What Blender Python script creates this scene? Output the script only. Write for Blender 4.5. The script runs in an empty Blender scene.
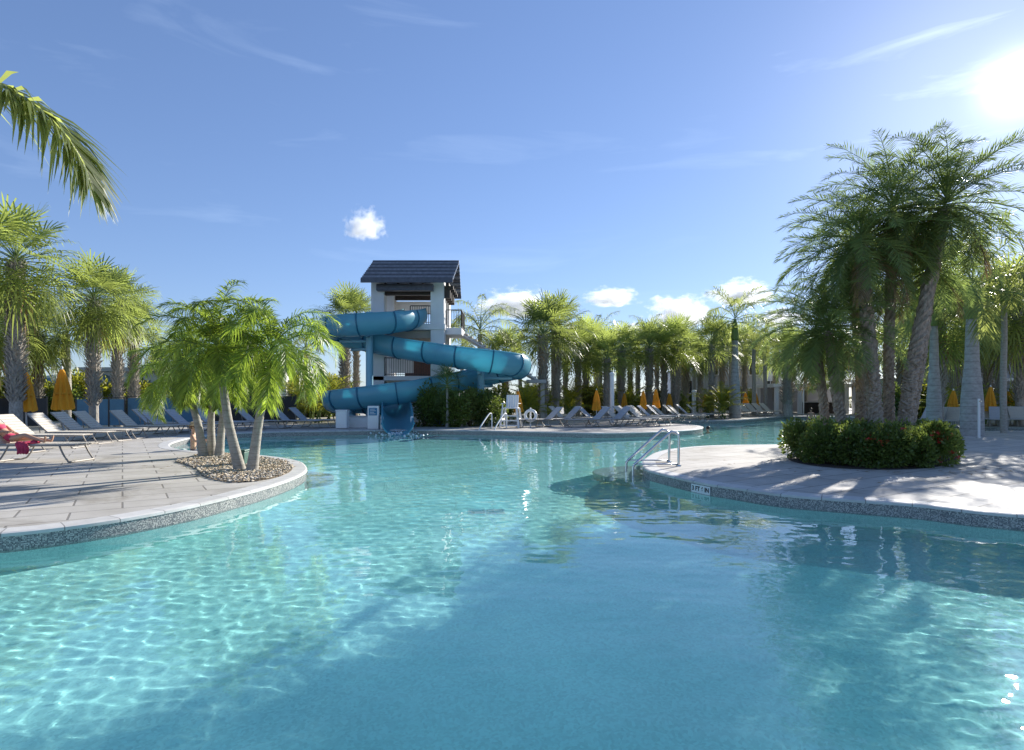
MNEE = True                           # real sunlight focused by the water's ripples
import bpy, bmesh, math, random
import numpy as np
from mathutils import Vector, Matrix, geometry, noise
from math import radians as R, sin, cos, pi, sqrt, atan2
random.seed(7)
S = bpy.context.scene
COL = S.collection
F, HZ, H = 600.0, 396.0, 1.6          # focal length in px, horizon row, eye height above the deck
WZ = -0.21                            # water level

def G(x, y, z=0.0):                   # a spot on level z seen at a photo position
    d = F*(H - z)/(y - HZ)
    return Vector(((x - 512)/F*d, d, z))

# ------------------------------------------------------------------ materials
MATS = {}
def mat(name, color=(.5, .5, .5), rough=.6, metal=0.0, spec=.5, var=0.0, vscale=3.0, bump=0.0, bscale=40.0, coat=0.0, objvar=0.0):
    if name in MATS: return MATS[name]
    m = bpy.data.materials.new(name); m.use_nodes = True
    nt = m.node_tree; b = nt.nodes['Principled BSDF']
    b.inputs['Base Color'].default_value = (*color, 1); b.inputs['Roughness'].default_value = rough
    b.inputs['Metallic'].default_value = metal; b.inputs['Specular IOR Level'].default_value = spec
    b.inputs['Coat Weight'].default_value = coat
    tc = nt.nodes.new('ShaderNodeTexCoord')
    src = None
    if var:
        n = nt.nodes.new('ShaderNodeTexNoise'); n.inputs['Scale'].default_value = vscale; n.inputs['Detail'].default_value = 5
        nt.links.new(tc.outputs['Object'], n.inputs['Vector'])
        r = nt.nodes.new('ShaderNodeValToRGB')
        r.color_ramp.elements[0].position = .3; r.color_ramp.elements[1].position = .7
        r.color_ramp.elements[0].color = (*[c*(1-var) for c in color], 1)
        r.color_ramp.elements[1].color = (*[min(1, c*(1+var)) for c in color], 1)
        nt.links.new(n.outputs['Fac'], r.inputs['Fac']); src = r.outputs['Color']
        nt.links.new(src, b.inputs['Base Color'])
    if objvar:
        oi = nt.nodes.new('ShaderNodeObjectInfo'); hs = nt.nodes.new('ShaderNodeHueSaturation')
        mr = nt.nodes.new('ShaderNodeMapRange'); mr.inputs['To Min'].default_value = 1-objvar; mr.inputs['To Max'].default_value = 1+objvar
        nt.links.new(oi.outputs['Random'], mr.inputs['Value']); nt.links.new(mr.outputs['Result'], hs.inputs['Value'])
        if src: nt.links.new(src, hs.inputs['Color'])
        else: hs.inputs['Color'].default_value = (*color, 1)
        nt.links.new(hs.outputs['Color'], b.inputs['Base Color'])
    if bump:
        n2 = nt.nodes.new('ShaderNodeTexNoise'); n2.inputs['Scale'].default_value = bscale; n2.inputs['Detail'].default_value = 4
        nt.links.new(tc.outputs['Object'], n2.inputs['Vector'])
        bp = nt.nodes.new('ShaderNodeBump'); bp.inputs['Strength'].default_value = bump; bp.inputs['Distance'].default_value = .02
        nt.links.new(n2.outputs['Fac'], bp.inputs['Height']); nt.links.new(bp.outputs['Normal'], b.inputs['Normal'])
    MATS[name] = m
    return m

class NT:                              # small node helper
    def __init__(s, m): s.t = m.node_tree; s.n = s.t.nodes; s.l = s.t.links
    def add(s, ty, **kw):
        x = s.n.new('ShaderNode' + ty)
        for k, v in kw.items():
            if hasattr(x, k): setattr(x, k, v)
        return x
    def set(s, node, **kw):
        for k, v in kw.items():
            node.inputs[k.replace('_', ' ')].default_value = v
        return node
    def math(s, op, a, b=None, clamp=False):
        x = s.n.new('ShaderNodeMath'); x.operation = op; x.use_clamp = clamp
        for i, v in enumerate((a, b)):
            if v is None: continue
            if hasattr(v, 'is_output') or hasattr(v, 'links'): s.l.new(v, x.inputs[i])
            else: x.inputs[i].default_value = v
        return x.outputs[0]
    def ramp(s, fac, stops):
        r = s.n.new('ShaderNodeValToRGB'); cr = r.color_ramp
        while len(cr.elements) < len(stops): cr.elements.new(.5)
        for e, (p, c) in zip(cr.elements, stops):
            e.position = p; e.color = (*c, 1) if len(c) == 3 else c
        s.l.new(fac, r.inputs['Fac']); return r.outputs['Color']
    def mix(s, fac, a, b, blend='MIX'):
        x = s.n.new('ShaderNodeMix'); x.data_type = 'RGBA'; x.blend_type = blend
        for i, v in ((0, fac), (6, a), (7, b)):
            if hasattr(v, 'links'): s.l.new(v, x.inputs[i])
            else: x.inputs[i].default_value = v if i == 0 else (*v, 1)
        return x.outputs[2]

def newmat(name):
    m = bpy.data.materials.new(name); m.use_nodes = True; MATS[name] = m
    k = NT(m); return m, k, k.n['Principled BSDF']

# ------------------------------------------------------------------ mesh helpers
class MB:
    def __init__(s): s.v, s.f, s.m, s.uv = [], [], [], None
    def add(s, vs, fs, mi=0):
        o = len(s.v); s.v.extend([tuple(v) for v in vs]); s.f.extend([tuple(i+o for i in f) for f in fs]); s.m.extend([mi]*len(fs)); return s
    def box(s, c, d, rz=0.0, mi=0, rx=0.0, ry=0.0):
        M = Matrix.Translation(c) @ Matrix.Rotation(rz, 4, 'Z') @ Matrix.Rotation(ry, 4, 'Y') @ Matrix.Rotation(rx, 4, 'X')
        x, y, z = d[0]/2, d[1]/2, d[2]/2
        vs = [M @ Vector(p) for p in ((-x,-y,-z),(x,-y,-z),(x,y,-z),(-x,y,-z),(-x,-y,z),(x,-y,z),(x,y,z),(-x,y,z))]
        return s.add(vs, [(0,3,2,1),(4,5,6,7),(0,1,5,4),(1,2,6,5),(2,3,7,6),(3,0,4,7)], mi)
    def tube(s, pts, r, n=8, mi=0, cap=True):
        pts = [Vector(p) for p in pts]
        rs = r if isinstance(r, (list, tuple)) else [r]*len(pts)
        rings = []; prev = None
        for i, p in enumerate(pts):
            t = (pts[min(i+1, len(pts)-1)] - pts[max(i-1, 0)])
            if t.length < 1e-9: t = Vector((0, 0, 1))
            t.normalize()
            if prev is None:
                a = Vector((0, 0, 1)) if abs(t.z) < .9 else Vector((1, 0, 0))
                u = t.cross(a).normalized()
            else:
                u = prev - t*prev.dot(t)
                u = u.normalized() if u.length > 1e-6 else t.orthogonal().normalized()
            prev = u; w = t.cross(u)
            rings.append([p + (u*cos(2*pi*k/n) + w*sin(2*pi*k/n))*rs[i] for k in range(n)])
        vs = [v for rg in rings for v in rg]; fs = []
        for i in range(len(pts)-1):
            for k in range(n):
                a, b = i*n+k, i*n+(k+1) % n
                fs.append((a, b, b+n, a+n))
        if cap:
            fs.append(tuple(range(n-1, -1, -1))); fs.append(tuple((len(pts)-1)*n+k for k in range(n)))
        return s.add(vs, fs, mi)
    def lathe(s, prof, n=16, c=(0, 0, 0), mi=0):
        vs, fs = [], []
        for r, z in prof:
            for k in range(n): vs.append((c[0]+r*cos(2*pi*k/n), c[1]+r*sin(2*pi*k/n), c[2]+z))
        for i in range(len(prof)-1):
            for k in range(n):
                a, b = i*n+k, i*n+(k+1) % n
                fs.append((a, b, b+n, a+n))
        fs.append(tuple(range(n-1, -1, -1))); fs.append(tuple((len(prof)-1)*n+k for k in range(n)))
        return s.add(vs, fs, mi)
    def mesh(s, name, mats, smooth=False):
        me = bpy.data.meshes.new(name); me.from_pydata(s.v, [], s.f)
        for m in (mats if isinstance(mats, (list, tuple)) else [mats]): me.materials.append(m)
        if len(me.materials) > 1: me.polygons.foreach_set('material_index', s.m)
        if smooth: me.polygons.foreach_set('use_smooth', [True]*len(me.polygons))
        me.update(); return me
    def build(s, name, mats, parent=None, smooth=False, loc=None, bevel=0.0, auto=False):
        o = bpy.data.objects.new(name, s.mesh(name, mats, smooth)); COL.objects.link(o)
        if parent is not None: o.parent = parent
        if loc is not None: o.location = loc
        if bevel:
            md = o.modifiers.new('bevel', 'BEVEL'); md.width = bevel; md.segments = 2; md.limit_method = 'ANGLE'
        if auto:
            o.data.polygons.foreach_set('use_smooth', [True]*len(o.data.polygons))
            o.data.set_sharp_from_angle(angle=R(40))
        return o

def thing(name, label, cat, loc=(0, 0, 0), rz=0.0, group=None):
    o = bpy.data.objects.new(name, None); COL.objects.link(o); o.empty_display_size = .2
    o.location = loc; o.rotation_euler = (0, 0, rz)
    o['label'] = label; o['category'] = cat
    if group: o['group'] = group
    return o
def tag(o, label, cat, group=None, kind=None):
    o['label'] = label; o['category'] = cat
    if group: o['group'] = group
    if kind: o['kind'] = kind
    return o
def struct(o): o['kind'] = 'structure'; return o
def put(name, me, parent=None, loc=None, rot=None):
    o = bpy.data.objects.new(name, me); COL.objects.link(o)
    if parent is not None: o.parent = parent
    if loc is not None: o.location = loc
    if rot is not None: o.rotation_euler = rot
    return o
def dup(src, loc, rz=0.0, label=None, group=None, scale=None):
    def cp(o, par):
        c = o.copy(); COL.objects.link(c)
        if par is not None:
            c.parent = par; c.matrix_parent_inverse = o.matrix_parent_inverse.copy()
        for ch in list(o.children): cp(ch, c)
        return c
    r = cp(src, None); r.location = loc; r.rotation_euler = (0, 0, rz)
    if label: r['label'] = label
    if group: r['group'] = group
    if scale is not None: r.scale = scale if isinstance(scale, (tuple, list)) else (scale,)*3
    return r

def crom(P, n=8, closed=False):        # Catmull-Rom through points
    P = [Vector(p) for p in P]; out = []; N = len(P)
    rng = range(N) if closed else range(N-1)
    for i in rng:
        if closed: a, b, c, d = P[i-1], P[i], P[(i+1) % N], P[(i+2) % N]
        else: a, b, c, d = P[max(i-1, 0)], P[i], P[i+1], P[min(i+2, N-1)]
        for k in range(n):
            t = k/n
            out.append(.5*((2*b) + (c-a)*t + (2*a-5*b+4*c-d)*t*t + (3*b-a-3*c+d)*t**3))
    if not closed: out.append(P[-1])
    return out

# ------------------------------------------------------------------ camera, light, sky
cam = bpy.data.cameras.new('camera'); co = bpy.data.objects.new('camera', cam); COL.objects.link(co)
co.location = (0, 0, H); co.rotation_euler = (R(90), 0, 0)
cam.sensor_width = 36; cam.lens = 36*F/1024; cam.shift_y = (HZ-375)/1024; cam.clip_end = 6000; cam.clip_start = .05
S.camera = co
sx, sz = (1018-512)/F, (HZ-84)/F
SD = Vector((sx, 1, sz)).normalized()                       # towards the sun
SEL = math.asin(SD.z); SAZ = atan2(SD.x, SD.y)
sun = bpy.data.lights.new('sun', 'SUN'); so = bpy.data.objects.new('sun', sun); COL.objects.link(so)
sun.energy = 4.6; sun.angle = R(.5); sun.color = (1, .945, .86)
so.rotation_euler = (-SD).to_track_quat('-Z', 'Y').to_euler()
sun.cycles.is_caustics_light = True
w = bpy.data.worlds.new('World'); S.world = w; w.use_nodes = True
k = NT(w); bg = k.n['Background']
sky = k.add('TexSky', sky_type='NISHITA'); sky.sun_disc = False; sky.sun_elevation = SEL; sky.sun_rotation = SAZ
sky.air_density = 1.0; sky.dust_density = .15; sky.ozone_density = 2.0; sky.altitude = 0
bg.inputs['Strength'].default_value = .10
tc = k.add('TexCoord')
# glow round the sun, painted into the sky colour
dp = k.add('VectorMath', operation='DOT_PRODUCT'); k.l.new(tc.outputs['Generated'], dp.inputs[0]); dp.inputs[1].default_value = SD
d0 = k.math('MAXIMUM', dp.outputs['Value'], 0.0)
g1 = k.math('POWER', d0, 2200.0); g2 = k.math('POWER', d0, 60.0)
# wisps
mp = k.add('Mapping'); mp.inputs['Rotation'].default_value = (0, 0, R(25)); mp.inputs['Scale'].default_value = (1.2, 3.0, 9.0)
k.l.new(tc.outputs['Generated'], mp.inputs['Vector'])
nz = k.add('TexNoise'); k.set(nz, Scale=2.2, Detail=7.0, Roughness=.55, Distortion=.6); k.l.new(mp.outputs['Vector'], nz.inputs['Vector'])
wf = k.math('MULTIPLY', k.math('SUBTRACT', nz.outputs['Fac'], .57, True), 1.5)
wf = k.math('ADD', k.math('MULTIPLY', wf, .25), k.math('MULTIPLY', g2, k.math('MULTIPLY', wf, 2.0)), True)
gm = k.add('Gamma'); gm.inputs['Gamma'].default_value = .72; k.l.new(sky.outputs['Color'], gm.inputs['Color'])
tint = k.mix(1.0, gm.outputs['Color'], (.73, .87, 1.2), 'MULTIPLY')
skyc = k.mix(wf, tint, (6.0, 7.2, 9.0))
sun_glow = k.math('ADD', k.math('MULTIPLY', g1, 5.0), k.math('MULTIPLY', g2, .8))
vc = k.add('VectorMath', operation='SCALE'); vc.inputs[0].default_value = (1, .97, .92); k.l.new(sun_glow, vc.inputs['Scale'])
ad = k.add('VectorMath', operation='ADD'); k.l.new(skyc, ad.inputs[0]); k.l.new(vc.outputs[0], ad.inputs[1])
k.l.new(ad.outputs[0], bg.inputs['Color'])
S.view_settings.view_transform = 'Standard'; S.view_settings.look = 'None'; S.view_settings.gamma = 1
S.view_settings.exposure = 1.1
S.cycles.use_denoising = True
S.cycles.max_bounces = 10; S.cycles.transparent_max_bounces = 16; S.cycles.transmission_bounces = 8
S.cycles.sample_clamp_indirect = 6.0

# ------------------------------------------------------------------ pool outline
PX_LEFT = [(0,533),(50,528),(100,521.5),(150,513.3),(200,503.3),(250,491),(285,480.5),(303,472.5),(306,467),(297,460.5),(270,456),(230,453),(195,451),(172,447.5),
           (170,443.5),(182,439.5),(197,436.8),(240,433),(300,431.3),(400,430),(470,430.3),(540,431.8),(600,433),(650,432),(690,430),(703,427),(690,424.6),(655,423.2),(640,422.2),
           (650,421.3),(690,420.8),(735,420),(757,418.6),(772,417),(800,416),(830,416.3),(870,418),(910,421.5),(945,425.2),(1000,427),(1070,427.4),
           (1078,429),(1060,430.6),(1000,431),(960,432.5),(930,436.5),(890,440.5),(840,443),(785,444.4),(717,445.2),(678,448),(657,452),(645,459),(643,464),(647,469),(658.6,472.5),(698,481.5),(737,487.5),(795,495),(912,503.5),(1024,514.5)]
OUT = [G(*p) for p in PX_LEFT] + [Vector(p) for p in ((9.4,7.5,0),(11.8,6.2,0),(12.6,4,0),(11.5,1.8,0),(8,.55,0),(0,.45,0),(-8,.5,0),(-12.5,1.5,0),(-14,3.6,0),(-12.6,5.0,0),(-10.4,5.75,0),(-8.3,6.15,0),(-6.9,6.55,0))]
POOL = crom(OUT, 14, True)
def offset(poly, d):                   # outward offset of a closed outline (clockwise or not, sign by area)
    n = len(poly); ar = sum(poly[i].x*poly[(i+1) % n].y - poly[(i+1) % n].x*poly[i].y for i in range(n))
    sg = 1 if ar > 0 else -1; out = []
    for i in range(n):
        t = (poly[(i+1) % n] - poly[i-1]); t.z = 0; t.normalize()
        out.append(poly[i] + Vector((t.y, -t.x, 0))*sg*d)
    return out
def strip(loopA, loopB, name, m, uvscale=True, smooth=True):
    n = len(loopA); b = MB()
    b.add(loopA + loopB, [(i, (i+1) % n, n+(i+1) % n, n+i) for i in range(n)])
    me = b.mesh(name, m, smooth)
    L = [0]
    for i in range(n): L.append(L[-1] + (loopA[(i+1) % n]-loopA[i]).length)
    uv = me.uv_layers.new(name='UVMap')
    for p in me.polygons:
        i = p.index
        hA = 0; hB = (loopB[i]-loopA[i]).length
        for li, c in zip(p.loop_indices, ((L[i], 0), (L[i+1], 0), (L[i+1], hB), (L[i], hB))): uv.data[li].uv = c
    return put(name, me)
def at_z(lp, z): return [Vector((p.x, p.y, z)) for p in lp]
def inside(x, y, poly):
    c = False; n = len(poly); j = n-1
    for i in range(n):
        a, b = poly[i], poly[j]
        if (a.y > y) != (b.y > y) and x < (b.x-a.x)*(y-a.y)/(b.y-a.y)+a.x: c = not c
        j = i
    return c

# paver deck material
m, k, b = newmat('pavers')
tc = k.add('TexCoord'); mp = k.add('Mapping'); mp.inputs['Rotation'].default_value = (0, 0, R(-33)); k.l.new(tc.outputs['Object'], mp.inputs['Vector'])
br = k.add('TexBrick'); br.offset = .5
k.set(br, Scale=1.0, Mortar_Size=.015, Mortar_Smooth=.2, Bias=-.2, Brick_Width=1.2, Row_Height=.6); k.l.new(mp.outputs['Vector'], br.inputs['Vector'])
br.inputs['Color1'].default_value = (.50, .475, .435, 1); br.inputs['Color2'].default_value = (.60, .575, .53, 1); br.inputs['Mortar'].default_value = (.24, .225, .205, 1)
n1 = k.add('TexNoise'); k.set(n1, Scale=1.3, Detail=8.0, Roughness=.65); k.l.new(tc.outputs['Object'], n1.inputs['Vector'])
n2 = k.add('TexNoise'); k.set(n2, Scale=120.0, Detail=3.0); k.l.new(tc.outputs['Object'], n2.inputs['Vector'])
c = k.mix(1.0, br.outputs['Color'], k.ramp(n1.outputs['Fac'], [(.3, (.80, .79, .77)), (.62, (1, 1, 1))]), 'MULTIPLY')
c = k.mix(1.0, c, k.ramp(n2.outputs['Fac'], [(.3, (.86, .86, .86)), (.7, (1, 1, 1))]), 'MULTIPLY')
n3 = k.add('TexNoise'); k.set(n3, Scale=.55, Detail=9.0, Roughness=.7, Distortion=.8); k.l.new(tc.outputs['Object'], n3.inputs['Vector'])
c = k.mix(1.0, c, k.ramp(n3.outputs['Fac'], [(.36, (.74, .72, .69)), (.48, (1, 1, 1))]), 'MULTIPLY')
k.l.new(c, b.inputs['Base Color']); b.inputs['Roughness'].default_value = .75; b.inputs['Specular IOR Level'].default_value = .3
bp = k.add('Bump'); k.set(bp, Strength=.35, Distance=.006); k.l.new(k.math('SUBTRACT', k.math('MULTIPLY', n2.outputs['Fac'], .3), br.outputs['Fac']), bp.inputs['Height']); k.l.new(bp.outputs['Normal'], b.inputs['Normal'])

DECK_R = [(-70, -14), (70, -14), (75, 62), (40, 84), (-40, 80), (-75, 62)]
def plane_hole(name, outer, holes, z, m):
    loops = [[Vector((x, y, 0)) for x, y in outer]] + [[Vector((p.x, p.y, 0)) for p in h] for h in holes]
    tri = geometry.tessellate_polygon(loops); vs = [Vector((v.x, v.y, z)) for lp in loops for v in lp]
    fs = []
    for t in tri:
        a, b, c = (vs[i] for i in t)
        fs.append(t if (b-a).cross(c-a).z > 0 else t[::-1])
    return struct(MB().add(vs, fs).build(name, m))
COP = offset(POOL, .30)
deck = plane_hole('pool_deck', DECK_R, [COP], 0.0, MATS['pavers'])

# ground beyond the deck: one sheet to the horizon
m, k, b = newmat('lawn')
tc = k.add('TexCoord'); n1 = k.add('TexNoise'); k.set(n1, Scale=.35, Detail=8.0); k.l.new(tc.outputs['Object'], n1.inputs['Vector'])
k.l.new(k.ramp(n1.outputs['Fac'], [(.3, (.05, .075, .02)), (.7, (.09, .11, .04))]), b.inputs['Base Color']); b.inputs['Roughness'].default_value = .9
gin = [(x*.985, 34+(y-34)*.985) for x, y in DECK_R]
plane_hole('ground', [(-2500, -2500), (2500, -2500), (2500, 2500), (-2500, 2500)], [[Vector((x, y, 0)) for x, y in gin]], -.03, MATS['lawn'])

# coping, mosaic band, walls
mat('coping', (.60, .59, .57), .6, var=.08, vscale=6, bump=.2, bscale=90)
cz = .004
lo = [Vector((p.x, p.y, 0)) for p in POOL]; lin = offset(lo, -.015)
loops = [at_z(COP, cz), at_z(offset(lo, .02), cz), at_z(lin, cz-.012), at_z(lin, -.045), at_z(lo, -.05)]
bb = MB(); n = len(lo)
for A, B in zip(loops, loops[1:]): bb.add(A+B, [(i, n+i, n+(i+1) % n, (i+1) % n) for i in range(n)])
# joints between the coping stones are cut into the bump of the material
cop = struct(bb.build('pool_coping', MATS['coping'], smooth=False))
uv = cop.data.uv_layers.new(name='UVMap'); al = [0]
for i in range(n): al.append(al[-1]+(lo[(i+1) % n]-lo[i]).length)
for p in cop.data.polygons:
    i = p.index % n
    for li, u_ in zip(p.loop_indices, (al[i], al[i], al[i+1], al[i+1])): uv.data[li].uv = (u_, 0)
m_ = MATS['coping']; k = NT(m_); b = k.n['Principled BSDF']; tc = k.add('TexCoord'); sp = k.add('SeparateXYZ'); k.l.new(tc.outputs['UV'], sp.inputs[0])
u6 = k.math('MULTIPLY', sp.outputs[0], 1/.6); wn = k.add('TexWhiteNoise', noise_dimensions='1D'); k.l.new(k.math('FLOOR', u6), wn.inputs['W'])
old = b.inputs['Base Color'].links[0].from_socket
c = k.mix(1.0, old, k.ramp(wn.outputs['Value'], [(0, (.86, .86, .85)), (1, (1, 1, 1))]), 'MULTIPLY')
c = k.mix(k.math('LESS_THAN', k.math('FRACT', u6), .022), c, (.22, .21, .2)); k.l.new(c, b.inputs['Base Color'])

m, k, b = newmat('mosaic')
tc = k.add('TexCoord'); mp = k.add('Mapping'); mp.inputs['Scale'].default_value = (1, 1, 1); k.l.new(tc.outputs['UV'], mp.inputs['Vector'])
ml = k.add('VectorMath', operation='SCALE'); ml.inputs['Scale'].default_value = 1/.0135; k.l.new(mp.outputs['Vector'], ml.inputs[0])
fl = k.add('VectorMath', operation='FLOOR'); k.l.new(ml.outputs[0], fl.inputs[0])
wn = k.add('TexWhiteNoise', noise_dimensions='2D'); k.l.new(fl.outputs[0], wn.inputs['Vector'])
fr = k.add('VectorMath', operation='FRACTION'); k.l.new(ml.outputs[0], fr.inputs[0])
sp = k.add('SeparateXYZ'); k.l.new(fr.outputs[0], sp.inputs[0])
gr = k.math('MAXIMUM', k.math('LESS_THAN', sp.outputs[0], .1), k.math('LESS_THAN', sp.outputs[1], .1))
tcx = k.ramp(wn.outputs['Value'], [(0, (.07, .075, .085)), (.25, (.14, .145, .155)), (.5, (.25, .25, .245)), (.68, (.36, .35, .33)), (.86, (.47, .455, .42))])
tcx.node.color_ramp.interpolation = 'CONSTANT'
k.l.new(k.mix(gr, tcx, (.4, .4, .38)), b.inputs['Base Color']); b.inputs['Roughness'].default_value = .25
strip(at_z(lo, -.05), at_z(lo, WZ-.12), 'waterline_tile', MATS['mosaic'])['kind'] = 'structure'

# pool shell
m, k, b = newmat('plaster')
tc = k.add('TexCoord'); n1 = k.add('TexNoise'); k.set(n1, Scale=1.2, Detail=6.0, Roughness=.6); k.l.new(tc.outputs['Object'], n1.inputs['Vector'])
n2 = k.add('TexNoise'); k.set(n2, Scale=.35, Detail=7.0, Roughness=.6, Distortion=.5); k.l.new(tc.outputs['Object'], n2.inputs['Vector'])
vo = k.add('TexVoronoi'); vo.inputs['Scale'].default_value = 45; k.l.new(tc.outputs['Object'], vo.inputs['Vector'])
c = k.ramp(n1.outputs['Fac'], [(.3, (.54, .84, .79)), (.7, (.63, .91, .85))])
c = k.mix(1.0, c, k.ramp(vo.outputs['Color'], [(.1, (.8, .82, .82)), (.8, (1, 1, 1))]), 'MULTIPLY')
c = k.mix(1.0, c, k.ramp(n2.outputs['Fac'], [(.35, (.84, .87, .88)), (.65, (1, 1, 1))]), 'MULTIPLY')
k.l.new(c, b.inputs['Base Color']); b.inputs['Roughness'].default_value = .8
FZ = -1.25
wl = strip(at_z(lo, WZ-.12), at_z(lo, FZ), 'pool_wall', MATS['plaster']); wl['kind'] = 'structure'
tri = geometry.tessellate_polygon([[Vector((p.x, p.y, 0)) for p in lo]])
fs = []
for t in tri:
    a, b_, c_ = (lo[i] for i in t)
    fs.append(t if (b_-a).cross(c_-a).z > 0 else t[::-1])
flo = struct(MB().add(at_z(lo, FZ), fs).build('pool_floor', MATS['plaster']))

# water surface: a real rippled sheet
xs = np.arange(-15, 45, .06)
ys = [.3]
while ys[-1] < 52: ys.append(ys[-1] + max(.03, .0047*ys[-1]))
ys = np.array(ys)
xk = [xs[0]]
while xk[-1] < 45: xk.append(xk[-1] + (.034 if -7 < xk[-1] < 8 else .12))
xs = np.array(xk)
X, Y = np.meshgrid(xs, ys)
WA = .00037
rng = np.random.default_rng(5); Z = np.zeros_like(X)
dist = np.maximum(Y, 1)
for i in range(96):
    lam = (.085*(.34/.085)**rng.random()) if i % 8 else .6*(1.8/.6)**rng.random(); th = rng.normal(R(250), .9) if i % 3 else rng.random()*2*pi
    ph = rng.random()*2*pi; kk = 2*pi/lam
    amp = (WA*lam if i % 8 else .0006*lam)*(.5+rng.random())
    att = np.clip((lam/np.maximum(.019*dist, .07))**1.5, 0, 1)
    ux, uy = cos(th), sin(th)
    warp = .25*np.sin(.9*X+.5*Y+i)+.25*np.sin(.6*Y-.8*X+2*i)
    Z += amp*att*np.sin(kk*(X*ux+Y*uy)+ph+warp)*(1+.5*np.sin(.35*X+.27*Y*(1 if i % 2 else -1)+i*1.7))
ok = np.zeros(X.shape, bool)
px = np.array([p.x for p in lo]); py = np.array([p.y for p in lo])
j = len(px)-1
for i in range(len(px)):
    cnd = (py[i] > Y) != (py[j] > Y)
    with np.errstate(divide='ignore', invalid='ignore'):
        xi = (px[j]-px[i])*(Y-py[i])/(py[j]-py[i])+px[i]
    ok ^= cnd & (X < xi); j = i
ok2 = ok.copy()
for dx in (-3,-2,-1, 0, 1,2,3):
    for dy in (-2,-1, 0, 1,2): ok2 |= np.roll(np.roll(ok, dx, 1), dy, 0)
nx, ny = len(xs), len(ys)
idx = np.arange(nx*ny).reshape(ny, nx)
q = np.stack([idx[:-1, :-1], idx[:-1, 1:], idx[1:, 1:], idx[1:, :-1]], -1)
kp = ok2[:-1, :-1] & ok2[:-1, 1:] & ok2[1:, 1:] & ok2[1:, :-1]
q = q[kp]
used = np.unique(q); remap = -np.ones(nx*ny, int); remap[used] = np.arange(len(used)); q = remap[q]
V = np.stack([X, Y, Z+WZ], -1).reshape(-1, 3)[used]
me = bpy.data.meshes.new('water'); me.vertices.add(len(V)); me.vertices.foreach_set('co', V.ravel())
me.loops.add(q.size); me.loops.foreach_set('vertex_index', q.ravel().astype(np.int32))
me.polygons.add(len(q)); me.polygons.foreach_set('loop_start', np.arange(0, q.size, 4, dtype=np.int32)); me.polygons.foreach_set('loop_total', np.full(len(q), 4, np.int32))
me.polygons.foreach_set('use_smooth', np.ones(len(q), bool)); me.update(calc_edges=True)
m = bpy.data.materials.new('pool_water'); m.use_nodes = True; MATS['pool_water'] = m; k = NT(m)
b = k.n['Principled BSDF']
k.set(b, Roughness=0.0, IOR=1.33); b.inputs['Transmission Weight'].default_value = 1.0
b.inputs['Base Color'].default_value = (.62, .93, .96, 1)
me.materials.append(m)
wat = put('water', me); wat['kind'] = 'structure'
if MNEE:
    wat.cycles.is_caustics_caster = True
    for o in (flo, wl): o.cycles.is_caustics_receiver = True
# ================================================================== plants
def leafmat(name, g, tr, rough=.42, tw=.45, var=.25):
    m, k, b = newmat(name)
    geo = k.add('NewGeometry'); oi = k.add('ObjectInfo'); tc = k.add('TexCoord')
    n = k.add('TexNoise'); k.set(n, Scale=1.6, Detail=3.0); k.l.new(tc.outputs['Object'], n.inputs['Vector'])
    wn = k.math('ADD', k.math('MULTIPLY', geo.outputs['Random Per Island'], .55), k.math('MULTIPLY', n.outputs['Fac'], .45))
    wn = k.math('ADD', wn, k.math('MULTIPLY', k.math('SUBTRACT', oi.outputs['Random'], .5), .3), True)
    c1 = k.ramp(wn, [(.2, tuple(c*(1-var) for c in g)), (.8, (min(1, g[0]*(1+var*1.6)), min(1, g[1]*(1+var)), g[2]*(1+var*.4)))])
    c2 = k.ramp(wn, [(.2, tuple(c*(1-var) for c in tr)), (.8, tuple(min(1, c*(1+var)) for c in tr))])
    k.l.new(c1, b.inputs['Base Color']); b.inputs['Roughness'].default_value = rough; b.inputs['Specular IOR Level'].default_value = .45
    t = k.add('BsdfTranslucent'); k.l.new(c2, t.inputs['Color'])
    mx = k.add('MixShader'); mx.inputs[0].default_value = tw
    k.l.new(b.outputs[0], mx.inputs[1]); k.l.new(t.outputs[0], mx.inputs[2]); k.l.new(mx.outputs[0], k.n['Material Output'].inputs['Surface'])
    return m
leafmat('leaf_sabal', (.105, .145, .045), (.44, .53, .12), tw=.5)
leafmat('leaf_adonidia', (.095, .155, .03), (.42, .56, .07), tw=.5, var=.35)
leafmat('leaf_date', (.085, .13, .045), (.30, .40, .10), tw=.45)
leafmat('leaf_queen', (.09, .125, .045), (.44, .50, .13), tw=.5)
leafmat('leaf_areca', (.12, .14, .02), (.5, .5, .05), tw=.52)
leafmat('leaf_shrub', (.08, .13, .03), (.28, .37, .07), rough=.38, tw=.35)
leafmat('leaf_croton', (.09, .10, .025), (.22, .22, .04), tw=.4)
leafmat('leaf_dry', (.22, .15, .07), (.25, .17, .07), tw=.35)
mat('petal_red', (.5, .035, .02), .5); mat('petal_white', (.75, .7, .6), .5)
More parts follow.
